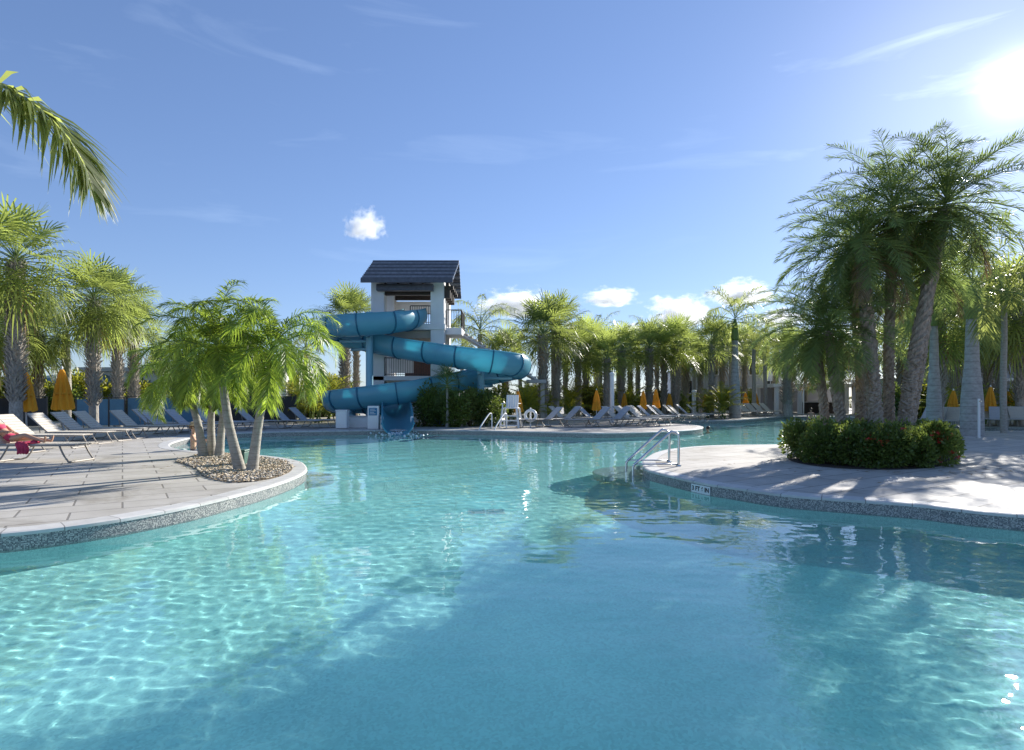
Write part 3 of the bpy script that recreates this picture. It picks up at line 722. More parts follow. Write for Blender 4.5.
# little fan palm in front of the tower
t = thing('young_fan_palm', 'young fan palm with a thin pale trunk in front of the tower', 'palm', (px_at(447, 30.6), 30.6, 0), 0)
put('trunk', ring_trunk([(0, 0, 0), (.03, 0, .8), (0, 0, 2.0)], [.09, .06], 1), t); c = put('crown', sabal_crown(99, 1.0, 22, 'leaf_shrub', -25, 0), t, (0, 0, 2.1)); c.scale = (1.05,)*3
# yellow green hedge left of the slide, arecas
G5 = 'yellow green clumping palms'
def areca(x, d, s, lab, sd):
    t = thing('clumping_palm', lab, 'palm', (px_at(x, d), d, 0), sd*1.3, G5); rnd = random.Random(sd); b = MB()
    for i in range(6): b.tube([(rnd.uniform(-.2, .2), rnd.uniform(-.2, .2), 0), (rnd.uniform(-.3, .3), rnd.uniform(-.3, .3), .9)], [.04, .03], 6)
    put('stems', b.mesh('stems', MATS['crownshaft'], True), t); c = put('crown', ARE[sd % 2], t, (0, 0, .5)); c.scale = (s,)*3
for i, (x, d, s, lab) in enumerate(((300, 38, 1.35, 'yellow green clumping palm left of the slide hedge'), (318, 36, 1.3, 'yellow green clumping palm touching the slide\'s lower bend'), (330, 39, 1.5, 'yellow green clumping palm behind the slide\'s lower bend'), (312, 42, 1.7, 'tall yellow green clump farther behind the slide hedge'),
    (535, 40, 1.35, 'yellow green clump right of the slide'), (570, 42, 1.4, 'yellow green clump behind the white lounger pair'), (527, 36, 1.1, 'yellow green clump beside the first far umbrella'), (628, 46, 1.4, 'bright yellow clump left of the umbrella pair'), (722, 42, 1.15, 'low bright clump left of the royal palm'), (708, 43.5, 1.0, 'small bright clump by the far deck loungers'),
    (945, 33, 1.0, 'yellow green clump between the royal palms'), (985, 34, .9, 'yellow green clump right of the thick ringed trunk'), (1018, 34, 1.0, 'yellow green clump at the right picture edge'), (600, 50, 1.6, 'yellow green clump behind the white pole'), (815, 60, 1.5, 'yellow green clump behind the pavilion'))): areca(x, d, s, lab, i)
# planting that closes the view behind the far deck
G6 = 'background shrubs'
rnd = random.Random(3)
SHB = [shrub_mesh(300+i, 1.9, 1.5, 2.5, 2600, lf, .24) for i, lf in enumerate(('leaf_shrub', 'leaf_queen', 'leaf_croton', 'leaf_areca'))]; SHS = stems_mesh(3, 1.9, 1.5, 2.4)
def bshrub(x, d, s, k_, lab):
    t = thing('shrub', lab, 'shrub', (px_at(x, d), d, 0), rnd.uniform(0, 6.28), G6); put('stems', SHS, t).scale = (s,)*3; c = put('foliage', SHB[k_], t); c.scale = (s,)*3
where = ['dark green shrub', 'mid green shrub', 'brownish green shrub', 'yellow green shrub']
for i, x in enumerate(range(510, 700, 15)): k_ = i*7 % 4; bshrub(x+rnd.uniform(-4, 4), 50+rnd.uniform(-4, 5), rnd.uniform(.6, .9), k_, where[k_]+' in the planting behind the far umbrellas')
for i, x in enumerate(range(700, 920, 16)): k_ = i*5 % 4; bshrub(x+rnd.uniform(-4, 4), 64+rnd.uniform(-3, 5), rnd.uniform(.6, .9), k_, where[k_]+' in the planting beyond the pavilion')
for i, x in enumerate(range(905, 1090, 22)): k_ = i*3 % 4; bshrub(x+rnd.uniform(-4, 4), 40+rnd.uniform(-2, 3), rnd.uniform(.7, 1.0), k_, where[k_]+' in the planting behind the right loungers')
for i, x in enumerate(range(-60, 150, 16)): k_ = i*3 % 4; bshrub(x+rnd.uniform(-4, 4), 40+rnd.uniform(-3, 5), rnd.uniform(.8, 1.15), k_, where[k_]+' in the planting behind the left fence')
for i, x in enumerate(range(270, 350, 13)): bshrub(x, 48+rnd.uniform(-3, 3), rnd.uniform(1., 1.3), 3 if i % 2 else 0, where[3 if i % 2 else 0]+' in the planting left of the slide')
# ================================================================== slide tower
mat('stucco', (.76, .755, .74), .85, var=.06, vscale=1.5, bump=.25, bscale=60)
mat('stucco_beige', (.47, .41, .34), .85, var=.06, vscale=2)
mat('roof_pale', (.17, .19, .24), .25, var=.2, vscale=5)
mat('roof_tile', (.06, .065, .09), .32, var=.25, vscale=5)
mat('dark_wood', (.045, .032, .026), .6, var=.2, vscale=8)
mat('red_wood', (.13, .055, .04), .6, var=.2, vscale=8)
mat('black_metal', (.02, .02, .022), .45)
mat('steel', (.62, .63, .64), .22, metal=1.0)
mat('white_paint', (.78, .78, .77), .45, var=.03, vscale=6)
mat('white_plastic', (.8, .8, .79), .35)
mat('screen_blue', (.05, .16, .27), .5, var=.12, vscale=3)
mat('slab', (.5, .49, .47), .8, var=.08, vscale=3)
mat('column_blue', (.20, .42, .55), .4)
m, k, b = newmat('flume_blue')
tc = k.add('TexCoord'); n = k.add('TexNoise'); k.set(n, Scale=.8, Detail=4.0); k.l.new(tc.outputs['Object'], n.inputs['Vector'])
c = k.ramp(n.outputs['Fac'], [(.3, (.15, .42, .53)), (.7, (.20, .49, .59))])
k.l.new(c, b.inputs['Base Color']); b.inputs['Roughness'].default_value = .3; b.inputs['Coat Weight'].default_value = .25
t_ = k.add('BsdfTranslucent'); t_.inputs['Color'].default_value = (.2, .7, .82, 1)
mx = k.add('MixShader'); mx.inputs[0].default_value = .38; k.l.new(b.outputs[0], mx.inputs[1]); k.l.new(t_.outputs[0], mx.inputs[2]); k.l.new(mx.outputs[0], k.n['Material Output'].inputs['Surface'])
mat('flange_blue', (.016, .13, .22), .35)

def railing(b, p0, p1, h=1.05, step=.13, mi=0):
    p0, p1 = Vector(p0), Vector(p1); L = (p1-p0).length; n = max(2, int(L/step)); rz = atan2(p1.y-p0.y, p1.x-p0.x); mid = (p0+p1)/2
    b.box(mid+UP*h, (L, .06, .05), rz, mi); b.box(mid+UP*.1, (L, .035, .035), rz, mi)
    for i in range(n+1):
        p = p0.lerp(p1, i/n); w_ = .05 if i in (0, n) else .02
        b.box(p+UP*h*.5, (w_, w_, h-.03), rz, mi)

TX, TY = px_at(408, 36), 36.0
tw = thing('slide_tower', 'tall pale slide tower with a dark tiled roof and open upper platform', 'tower', (TX, TY, 0))
def lx(px, d): return px_at(px, d) - TX
yf = -1.5; df = TY+yf
xl0, xl1, xr0, xr1 = lx(371, df), lx(384, df), lx(430.5, df), lx(444, df)
ZT = 8.3
for (a, c) in ((xl0, xl1), (xr0, xr1)):
    MB().box(((a+c)/2, yf+.4, ZT/2), (c-a, .8, ZT)).build('pillar', MATS['stucco'], tw, bevel=.02)
    MB().box(((a+c)/2, 1.9, ZT/2), (c-a, .8, ZT)).build('pillar', MATS['stucco'], tw, bevel=.02)
cx, wid = (xl0+xr1)/2, xr1-xl0
MB().box((cx, .25, 5.58), (wid+.1, 3.66, .34)).build('platform_slab', MATS['stucco'], tw, bevel=.02)
MB().box((cx, .25, 5.18), (wid-.8, 2.9, .42)).build('platform_beam', MATS['stucco_beige'], tw)
MB().box((cx, .25, 2.62), (wid+.06, 3.5, .26)).build('platform_slab', MATS['stucco'], tw, bevel=.02)
MB().box((cx, 1.2, 1.25), (wid-.9, .2, 2.46)).build('wall', MATS['stucco'], tw)
MB().box((xl1+.5, 1.25, 4.0), (1.5, .2, 1.95)).build('wall', MATS['stucco'], tw)
d_ = MB().box((cx+.35, 1.3, 3.75), (2.0, .12, 1.95)).build('door', MATS['red_wood'], tw)
MB().box((cx+.9, 1.22, 3.7), (.06, .05, .18)).build('handle', MATS['steel'], d_)
b = MB(); railing(b, (xl1, yf+.12, 2.75), (xr0, yf+.12, 2.75)); b.build('railing', MATS['black_metal'], tw)
b = MB(); railing(b, (lx(410, df), yf+.1, 5.75), (xr0, yf+.1, 5.75)); b.build('railing', MATS['black_metal'], tw)
b = MB(); railing(b, (xl1-.2, 2.0, 5.75), (xr0+.1, 2.0, 5.75)); b.build('railing', MATS['black_metal'], tw)
b = MB(); railing(b, (xl0+.1, yf+.85, 5.75), (xl0+.1, 1.45, 5.75)); b.build('railing', MATS['black_metal'], tw)
MB().box((cx-.1, 2.05, 7.2), (wid-1.5, .22, .75)).build('back_panel', MATS['stucco'], tw)
# roof: two slopes of stepped tile courses
roof = MB(); rx0, rx1 = lx(361, df-1), lx(453, df-1); ye, yr, ze, zr = yf-1.05, .2, 8.05, 9.62; NC = 10
for side in (1, -1):
    for i in range(NC):
        f0, f1 = i/NC, (i+1.25)/NC
        y0 = ye+(yr-ye)*f0; y1 = ye+(yr-ye)*min(1.02, f1); z0 = ze+(zr-ze)*f0; z1 = ze+(zr-ze)*min(1.02, f1)
        if side < 0: y0, y1 = 2*yr-y0, 2*yr-y1
        a0, a1 = rx0+.05*f0, rx1+.12*f0
        vs = [(a0, y0, z0+.02), (a1, y0, z0+.02), (a1, y1, z1-.05), (a0, y1, z1-.05), (a0, y0, z0+.17), (a1, y0, z0+.17), (a1, y1, z1), (a0, y1, z1)]
        fs = [(0, 3, 2, 1), (4, 5, 6, 7), (0, 1, 5, 4), (1, 2, 6, 5), (2, 3, 7, 6), (3, 0, 4, 7)]
        roof.add(vs, fs if side > 0 else [f[::-1] for f in fs], i % 2)
ro = roof.build('roof', [MATS['roof_tile'], MATS['roof_pale']], tw)
MB().tube([(rx0+.05, yr, zr+.06), (rx1+.1, yr, zr+.06)], .11, 8).build('ridge_cap', MATS['roof_tile'], ro, True)
MB().box(((rx0+rx1)/2, ye-.03, ze-.02), (rx1-rx0, .1, .22)).box(((rx0+rx1)/2, 2*yr-ye+.03, ze-.02), (rx1-rx0, .1, .22)).build('fascia', MATS['roof_tile'], ro)
b = MB()
for i in range(7): b.box((rx0+.4+(rx1-rx0-.8)*i/6, yr, ze-.02), (.12, 3.2, .2))
b.build('rafters', MATS['dark_wood'], tw)
MB().box((cx, yf+.35, 7.72), (wid-1.4, .3, .55)).build('roof_beam', MATS['dark_wood'], tw); MB().box((cx, 1.9, 7.85), (wid-1.4, .3, .4)).build('roof_beam', MATS['dark_wood'], tw)
MB().box((lx(405, df-.3), yf-.25, 7.78), (lx(434, df-.3)-lx(377, df-.3), .4, .38)).build('gutter', MATS['roof_tile'], tw, bevel=.04)
for i in range(4):
    MB().box((xr1+.25, yf+.2+i*.85, 7.85-.0), (.55, .18, .2)).box((xr1+.16, yf+.2+i*.85, 7.5), (.36, .14, .5)).build('bracket', MATS['dark_wood'], tw)
# right landing with rail, stair flight behind
MB().box((xr1+.48, .5, 5.42), (.94, 2.4, .4)).build('landing', MATS['stucco'], tw, bevel=.02)
b = MB(); railing(b, (xr1+.05, -.65, 5.62), (xr1+.92, -.65, 5.62)); railing(b, (xr1+.92, -.65, 5.62), (xr1+.92, 1.65, 5.62)); b.build('railing', MATS['black_metal'], tw)
b = MB()
for i in range(16): b.box((xr1+1.05+i*.28, 1.2, 5.4-i*.175), (.30, 1.0, .06))
for s in (-.52, .52): b.tube([(xr1+.9, 1.2+s, 5.3), (xr1+1.05+16*.28, 1.2+s, 5.3-16*.175)], .09, 4)
b.build('stair_flight', MATS['slab'], tw)
b = MB().box((xr1+5.4, 1.2, 2.5), (1.2, 1.2, .2)).box((xr1+5.8, 1.2, 1.2), (.25, .25, 2.4)); b.build('stair_landing', MATS['slab'], tw)

# ------------------------------------------------------------------ the slide
sl = thing('water_slide', 'blue open water slide winding in wide loops round the pale tower', 'water slide', (TX, 33.6, 0))
def SP(px, d, ypx): return Vector((px_at(px, d)-TX, d-33.6, z_at(ypx, d)))
ctrl = [SP(416, 35.0, 328), SP(406, 33.4, 331), SP(387, 32.1, 334), SP(358, 31.6, 336.5), SP(337, 32.6, 338), SP(331.5, 34.0, 342), SP(343, 34.6, 347), SP(372, 34.0, 353), SP(402, 33.2, 359),
        SP(432, 32.2, 364), SP(462, 31.4, 369), SP(492, 31.3, 373), SP(512, 32.2, 376), SP(517, 33.8, 379), SP(500, 34.6, 383), SP(474, 34.2, 389), SP(450, 33.2, 395), SP(425, 32.2, 400), SP(395, 31.7, 404.5),
        SP(362, 31.8, 409), SP(341, 32.6, 411.5), SP(336.5, 33.7, 412.5), SP(347, 34.3, 413), SP(370, 34.2, 414), SP(388, 33.3, 415.5), SP(395.5, 31.9, 418.5), SP(397, 30.4, 424), SP(397.5, 28.6, 432), SP(398, 27.2, 437)]
PATH = crom(ctrl, 9)
RF = .75
def ushape(r, a0=-118, a1=118, n=20): return [(r*sin(R(a0+(a1-a0)*i/n)), r-r*cos(R(a0+(a1-a0)*i/n))) for i in range(n+1)]
def flume_frames(P):
    out = []
    for i, p in enumerate(P):
        t = (P[min(i+1, len(P)-1)]-P[max(i-1, 0)]).normalized(); s = t.cross(UP).normalized(); u = s.cross(t).normalized()
        out.append((p, t, s, u))
    return out
FR = flume_frames(PATH)
def flume(fr, ro, ri, spread=None):
    b = MB(); secO = ushape(ro); secI = ushape(ri)[::-1]; n = len(secO)*2; vs = []
    for i, (p, t, s, u) in enumerate(fr):
        a = 118
        if spread: a = spread(i/len(fr))
        so_ = ushape(ro, -a, a); si = [(x, z+(ro-ri)) for x, z in ushape(ri, -a, a)][::-1]
        # rolled lip
        for x, z in so_+si: vs.append(p + s*x + u*z)
    fs = []
    for i in range(len(fr)-1):
        for k_ in range(n):
            a, c = i*n+k_, i*n+(k_+1) % n; fs.append((a, a+n, c+n, c))
    fs.append(tuple(range(n))); fs.append(tuple((len(fr)-1)*n+k_ for k_ in range(n-1, -1, -1)))
    return b.add(vs, fs)
spr = lambda f: 118 if f < .86 else 118-40*min(1, (f-.86)/.1)
fo = flume(FR, RF, RF-.045, spr).build('flume', MATS['flume_blue'], sl, auto=True)
b = MB()
rim = [(p, s, u, spr(i/len(FR))) for i, (p, t, s, u) in enumerate(FR)]
for sg in (-1, 1):
    b.tube([p+s*sg*(RF-.02)*sin(R(a))+u*(RF-(RF-.02)*cos(R(a))) for p, s, u, a in rim], .05, 6)
b.build('rim', MATS['flume_blue'], sl, True)
for i in range(8, len(FR)-8, 9):
    p, t, s, u = FR[i]; a = spr(i/len(FR)); bb = MB(); so_ = ushape(RF+.055, -a, a); si = ushape(RF+.002, -a, a)[::-1]; vs = []
    for off in (-.035, .035):
        for x, z in [(x, z-.055) for x, z in so_]+[(x, z-.002) for x, z in si]: vs.append(p+s*x+u*z+t*off)
    n = len(so_)*2; fs = [tuple(range(n-1, -1, -1)), tuple(range(n, 2*n))]+[(k_, (k_+1) % n, n+(k_+1) % n, n+k_) for k_ in range(n)]
    bb.add(vs, fs).build('joint_flange', MATS['flange_blue'], sl)
def support(px, d, zt, arms=()):
    x, y = px_at(px, d)-TX, d-33.6
    o = MB().tube([(x, y, 0), (x, y, zt)], .2, 14).lathe([(.36, 0), (.36, .04)], 14, (x, y, 0)).build('support_column', MATS['column_blue'], sl, auto=True)
    for q in arms:
        q = Vector(q); MB().tube([(x, y, min(zt, q.z)-.05), q], .085, 8).build('arm', MATS['column_blue'], o, True)
support(369.5, 32.9, 6.2, [SP(362, 31.7, 333)-UP*.02, SP(340, 33.2, 341), SP(352, 34.4, 350), SP(372, 34, 354)])
support(481, 32.9, 3.6, [SP(478, 31.4, 372), SP(512, 32.6, 378), SP(492, 34.4, 386)])
support(352, 33.0, 1.0, [SP(350, 32.1, 411.5), SP(345, 34.2, 413.5)])
support(440, 33.3, 2.0, [SP(438, 32.7, 398)])
# foam where the slide meets the pool
rnd = random.Random(9); b = MB(); e = FR[-1][0]
for i in range(170):
    p = Vector((e.x+rnd.gauss(0, .55), e.y+.8+rnd.gauss(-.3, .9), WZ+abs(rnd.gauss(0, .08)))); s_ = rnd.uniform(.015, .06)
    vs = [p+Vector(q)*s_ for q in ((1, 0, 0), (-1, 0, 0), (0, 1, 0), (0, -1, 0), (0, 0, 1), (0, 0, -1))]
    b.add(vs, [(0, 2, 4), (2, 1, 4), (1, 3, 4), (3, 0, 4), (2, 0, 5), (1, 2, 5), (3, 1, 5), (0, 3, 5)])
mat('foam', (.8, .85, .88), .3)
o = b.build('splash', MATS['foam'], None, True, loc=(TX, 33.6, 0)); tag(o, 'white splash where the slide runs into the pool', 'splash', None, 'stuff')

# ------------------------------------------------------------------ start of the slide: kiosk, sign, bollards
dk = 31.4
def at(px, d, z=0): return (px_at(px, d), d, z)
t = thing('equipment_cabinet', 'pale cabinet with a lid standing left of the slide exit', 'cabinet', at(342.5, 29.6))
MB().box((0, 0, .44), (.54, .5, .84)).build('body', MATS['white_paint'], t, bevel=.02); MB().box((0, 0, .89), (.58, .54, .06)).build('lid', MATS['white_plastic'], t, bevel=.015); MB().box((.0, -.257, .5), (.42, .012, .6)).build('door', MATS['white_plastic'], t, bevel=.004); MB().box((0, 0, .015), (.46, .42, .03)).build('base', MATS['black_metal'], t)
t = thing('low_wall', 'low pale wall under the lower slide bend', 'wall', at(359, 30.4)); MB().box((0, 0, .27), (1.0, .28, .54)).build('wall', MATS['stucco'], t, bevel=.015); MB().box((0, 0, .57), (1.06, .34, .06)).build('cap', MATS['slab'], t, bevel=.01)
t = thing('rules_sign', 'white sign stand with a blue square panel beside the slide exit', 'sign', at(373.5, 29.2))
MB().box((0, 0, .56), (.54, .2, 1.12)).build('stand', MATS['white_plastic'], t, bevel=.02)
mat('sign_blue', (.02, .17, .33), .4); pn = MB().box((0, -.106, .84), (.40, .014, .36)).build('panel', MATS['sign_blue'], t)
b = MB()
for i, wd in enumerate((.24, .3, .2, .28)): b.box((-.15+wd/2, -.117, .96-i*.075), (wd, .004, .022))
b.build('text_lines', MATS['white_paint'], pn)
for px, lab in ((382, 'short white bollard left of the slide exit'), (412, 'short white bollard right of the slide exit')):
    t = thing('bollard', lab, 'bollard', at(px, 28.9), 0, 'bollards at the slide exit'); MB().lathe([(.075, 0), (.075, .58), (.055, .63)], 14).build('post', MATS['white_paint'], t, auto=True); MB().lathe([(.11, 0), (.11, .02)], 14).build('base_plate', MATS['steel'], t)

# ------------------------------------------------------------------ lifeguard chair, ladder rails, life ring
t = thing('lifeguard_chair', 'tall white lifeguard chair at the pool edge', 'chair', at(511, 30.6), R(-12)); s1 = 1.02
b = MB()
for sx_ in (-1, 1):
    for sy_ in (-1, 1):
        MB().tube([(sx_*.48, sy_*.45, 0), (sx_*.36, sy_*.33, .98)], .055, 4).build('leg', MATS['white_paint'], t)
for z in (.12, .36, .6): MB().box((0, -.47+z*.13, z), (.92-z*.2, .13, .05)).build('step', MATS['white_paint'], t)
for sx_ in (-1, 1): MB().box((sx_*.42, 0, .42), (.05, .8, .1)).build('side_rail', MATS['white_paint'], t)
MB().box((0, -.02, .99), (.74, .68, .05)).build('seat', MATS['white_paint'], t, bevel=.01)
b = MB()
for i in range(5): b.box((-.26+i*.13, .34, 1.33), (.115, .03, .66), rx=R(-12))
b.build('backrest', MATS['white_paint'], t)
for sx_ in (-1, 1): MB().box((sx_*.40, -.02, 1.22), (.09, .66, .035)).box((sx_*.38, -.28, 1.1), (.05, .05, .22)).build('armrest', MATS['white_paint'], t)
t = thing('ladder_rails', 'pair of white inclined grab rails at the far pool edge', 'handrail', at(494, 28.9), 0)
for sx_ in (-.36, .36):
    MB().tube(crom([(sx_+.24, .5, 0), (sx_+.24, .5, .62), (sx_+.2, .42, .74), (sx_+.08, .2, .68), (sx_-.3, -.7, .05), (sx_-.38, -.85, -.5)], 5), .032, 8).build('rail', MATS['white_paint'], t, True)
t = thing('life_ring', 'white ring buoy hanging on a short post beside the lifeguard chair', 'life ring', at(530.5, 30.8))
vs, fs = [], []
for i in range(24):
    a = 2*pi*i/24
    for j in range(8):
        c_ = 2*pi*j/8; rr = .27+.075*cos(c_); vs.append((rr*cos(a), .075*sin(c_)-.13, .6+rr*sin(a)))
for i in range(24):
    for j in range(8): fs.append((i*8+j, ((i+1) % 24)*8+j, ((i+1) % 24)*8+(j+1) % 8, i*8+(j+1) % 8))
MB().add(vs, fs).build('ring', MATS['white_plastic'], t, True); MB().tube([(0, 0, 0), (0, 0, 1.0)], .04, 8).box((0, -.03, .86), (.3, .05, .08)).build('post', MATS['white_paint'], t)

# ------------------------------------------------------------------ island handrail
t = thing('handrail', 'polished steel pool handrail with two sloping bars at the island tip', 'handrail', (3.3, 14.1, 0))
for dx, dy, xd in ((0, -.42, 3.79), (0, .40, 3.79)):
    y = dy; xa, xb = .5, -.54
    b = MB().tube(crom([(xa, y, -.01), (xa, y, .3), (xa, y, .64), (xa-.03, y, .74), (xa-.14, y, .775), (xa-.24, y, .73), (xb+.1, y, .10), (xb+.02, y, .02), (xb, y, -.1), (xb, y, -.8)], 6), .029, 10)
    b.build('rail', MATS['steel'], t, True)
    MB().tube([(xa, y, .045), (xb+.05, y, .045)], .02, 8).build('lower_bar', MATS['steel'], t, True)
    MB().lathe([(.06, 0), (.055, .02), (.028, .03)], 14, (xa, y, .004)).build('flange', MATS['steel'], t, auto=True)

# depth marks on the island's tile band
def mark_at(px, y, w_, txt):
    global lo
    p = G(px, y, -.1); i = min(range(len(lo)), key=lambda i: (lo[i]-Vector((p.x, p.y, 0))).length)
    q = lo[i]; tg = (lo[(i+1) % len(lo)]-lo[i-1]).normalized()
    nrm = Vector((tg.y, -tg.x, 0))
    if nrm.y > 0: nrm = -nrm
    ang = atan2(nrm.y, nrm.x)+pi/2
    t = thing('depth_marker', 'white depth tiles with black figures on the island\'s tile band', 'depth marker', (q.x+nrm.x*.006, q.y+nrm.y*.006, -.135), ang)
    MB().box((0, 0, 0), (w_, .008, .15)).build('tiles', MATS['white_plastic'], t)
    cu = bpy.data.curves.new('figures', 'FONT'); cu.body = txt; cu.size = .115; cu.extrude = .001; cu.align_x = 'CENTER'; cu.align_y = 'CENTER'; cu.offset = .004
    cu.materials.append(MATS['black_metal']); tmp = bpy.data.objects.new('tmp', cu); COL.objects.link(tmp)
    me = bpy.data.meshes.new_from_object(tmp.evaluated_get(bpy.context.evaluated_depsgraph_get())); bpy.data.objects.remove(tmp)
    put('figures', me, t, (0, -.0065, 0), (R(90), 0, 0))
mark_at(710, 487, .5, '3 FT 6 IN')

# ------------------------------------------------------------------ gravel bed and shrub bed
mat('mulch', (.045, .032, .024), .95, var=.4, vscale=20, bump=1.0, bscale=30)
mat('gravel_base', (.30, .24, .17), .95, var=.3, vscale=30, bump=1.0, bscale=60)
bed = crom([G(*p) for p in ((176, 461.5), (190, 457.5), (214, 453.5), (250, 456.5), (280, 460.5), (291, 465), (290, 472), (268, 479.5), (232, 482.5), (205, 477), (197, 470), (186, 465))], 6, True)
def flat(loop, z, name, m):
    tri = geometry.tessellate_polygon([loop]); fs = []
    for t in tri:
        a, b_, c_ = (loop[i] for i in t); fs.append(t if (b_-a).cross(c_-a).z > 0 else t[::-1])
    return MB().add(at_z(loop, z), fs).build(name, MATS[m])
struct(flat(bed, .006, 'gravel_bed', 'gravel_base'))
m, k, b = newmat('pebble'); geo = k.add('NewGeometry')
k.l.new(k.ramp(geo.outputs['Random Per Island'], [(0, (.20, .15, .10)), (.3, (.42, .33, .22)), (.6, (.55, .46, .34)), (.85, (.62, .57, .5)), (1, (.33, .29, .25))]), b.inputs['Base Color']); b.inputs['Roughness'].default_value = .8
rnd = random.Random(2); b = MB(); xsb = [p.x for p in bed]; ysb = [p.y for p in bed]; cnt = 0
while cnt < 5200:
    x, y = rnd.uniform(min(xsb), max(xsb)), rnd.uniform(min(ysb), max(ysb))
    if not inside(x, y, bed): continue
    cnt += 1; s_ = rnd.uniform(.016, .042); az = rnd.uniform(0, 6.28); ca, sa = cos(az), sin(az); z = .012+rnd.random()*.025
    vs = [(x+(px_*ca-py_*sa)*s_, y+(px_*sa+py_*ca)*s_, z+pz*s_*.7) for px_, py_, pz in ((1.2, 0, 0), (-1.2, .1, 0), (.1, .9, .1), (0, -.9, 0), (.1, .1, .9), (0, 0, -.8), (.7, .6, .45), (-.6, -.6, .5))]
    b.add(vs, [(0, 6, 4), (0, 2, 6), (6, 2, 4), (2, 1, 4), (1, 7, 4), (1, 3, 7), (7, 3, 4), (3, 0, 4), (2, 0, 5), (1, 2, 5), (3, 1, 5), (0, 3, 5)])
tag(b.build('gravel', MATS['pebble']), 'beige pebbles spread in the palm bed', 'gravel', None, 'stuff')
bd2 = crom([Vector((px_at(x, d), d, 0)) for x, d in ((788, 15.3), (800, 14.2), (830, 13.4), (865, 13.05), (905, 13.05), (938, 13.6), (957, 14.8), (955, 16.8), (925, 18.2), (870, 18.6), (820, 18.3), (795, 16.8))], 6, True)
struct(flat(bd2, .006, 'planting_bed', 'mulch'))
t = thing('irrigation_box', 'small dark green box behind the palm trunks on the gravel', 'box', (px_at(240.5, 13.9), 13.9, .0)); mat('box_green', (.03, .10, .08), .5)
MB().box((0, 0, .16), (.3, .28, .32)).build('body', MATS['box_green'], t, bevel=.02); MB().box((0, 0, .34), (.34, .32, .05)).build('lid', MATS['box_green'], t, bevel=.015)

# ------------------------------------------------------------------ things in the pool basin
def ledge(px, y, rx, ry, z, name, m, rz=0.0):
    p = G(px, y); b = MB(); n = 48
    b.lathe([(1, 0), (1, z-FZ-.03), (.985, z-FZ)], n); b.v = [(p.x+(v[0]*rx*cos(rz)-v[1]*ry*sin(rz)), p.y+(v[0]*rx*sin(rz)+v[1]*ry*cos(rz)), FZ+v[2]+.002) for v in b.v]
    return b.build(name, MATS[m])
for o in (ledge(668, 463, 1.55, 1.35, -.50, 'pool_step', 'step_tile' if 'step_tile' in MATS else 'mosaic_step'), ) if False else (): pass
mat('step_tile', (.42, .46, .46), .5, var=.25, vscale=14)
for px, y, rx, ry, z in ((660, 463, 1.6, 1.5, -.36),):
    o = struct(ledge(px, y, rx, ry, z, 'pool_step', 'step_tile' if z > -.5 else 'plaster')); 
    if MNEE: o.cycles.is_caustics_receiver = True
for px, y, rx, ry, z in ((270, 467, 1.4, 1.15, -.36), ):
    o = struct(ledge(px, y, rx, ry, z, 'pool_step', 'step_tile'))
    if MNEE: o.cycles.is_caustics_receiver = True
mat('drain_grey', (.46, .58, .58), .5); mat('drain_sump', (.20, .32, .34), .6); mat('lane_blue', (.01, .035, .12), .4)
for i, (x, lab) in enumerate(((-.62, 'left of the two drain grates on the pool floor'), (-.28, 'right of the two drain grates on the pool floor'))):
    t = thing('drain_grate', lab, 'drain', (x, 10.55, FZ+.004), R(4), 'drain grates on the pool floor'); b = MB()
    for j in range(9): b.box((0, -.2+j*.05, .008), (.44, .028, .005))
    b.build('slats', MATS['drain_grey'], t); MB().box((0, .235, .008), (.5, .04, .006)).box((0, -.235, .008), (.5, .04, .006)).box((.235, 0, .008), (.04, .43, .006)).box((-.235, 0, .008), (.04, .43, .006)).build('frame', MATS['drain_grey'], t)
    MB().box((0, 0, .002), (.48, .48, .003)).build('sump', MATS['drain_sump'], t); t.scale = (.62, .75, 1)
o = MB().box((0, 0, .004), (.34, 4.2, .008)).build('lane_marker', MATS['lane_blue'], loc=(-3.9, 27.0, FZ)); o.rotation_euler.z = R(-20); tag(o, 'dark blue tile stripe on the pool floor before the slide', 'floor marking')

# ------------------------------------------------------------------ fence, buildings, poles
mat('screen_dark', (.012, .014, .018), .55)
def fence(p0, p1, n, m, lab, h=1.35):
    p0, p1 = Vector(p0), Vector(p1); t = thing('screen_fence', lab, 'fence', (p0+p1)/2, atan2(p1.y-p0.y, p1.x-p0.x), 'fences behind the left loungers'); L = (p1-p0).length
    for i in range(n+1): MB().box((-L/2+L*i/n, 0, h/2+.03), (.06, .06, h+.06)).build('post', MATS['black_metal'], t)
    for i in range(n): MB().box((-L/2+L*(i+.5)/n, 0, h/2+.05), (L/n-.07, .018, h-.12)).build('panel', MATS[m], t)
    MB().box((0, 0, h+.075), (L, .05, .03)).build('top_rail', MATS['black_metal'], t)
def gp(px, d): return (px_at(px, d), d, 0)
fence(gp(-60, 29.5), gp(47, 29.8), 4, 'screen_dark', 'dark screened fence behind the yellow umbrellas', 1.5)
fence(gp(76, 30), gp(125, 30.6), 3, 'screen_blue', 'blue screened fence behind the criss-crossed fan palm', 1.45)
fence(gp(127, 30.8), gp(196, 32.5), 4, 'screen_blue', 'blue screened fence left of the gravel bed palms', 1.5)
fence(gp(205, 33), gp(296, 34.5), 5, 'screen_dark', 'dark screened fence behind the gravel bed palms', 1.6)
mat('wall_white', (.70, .70, .69), .85, var=.04, vscale=.8); mat('wall_grey', (.40, .41, .44), .85, var=.05, vscale=.8); mat('wall_cream', (.55, .51, .45), .85, var=.05, vscale=.8)
mat('roof_teal', (.10, .17, .18), .6, var=.1, vscale=2)
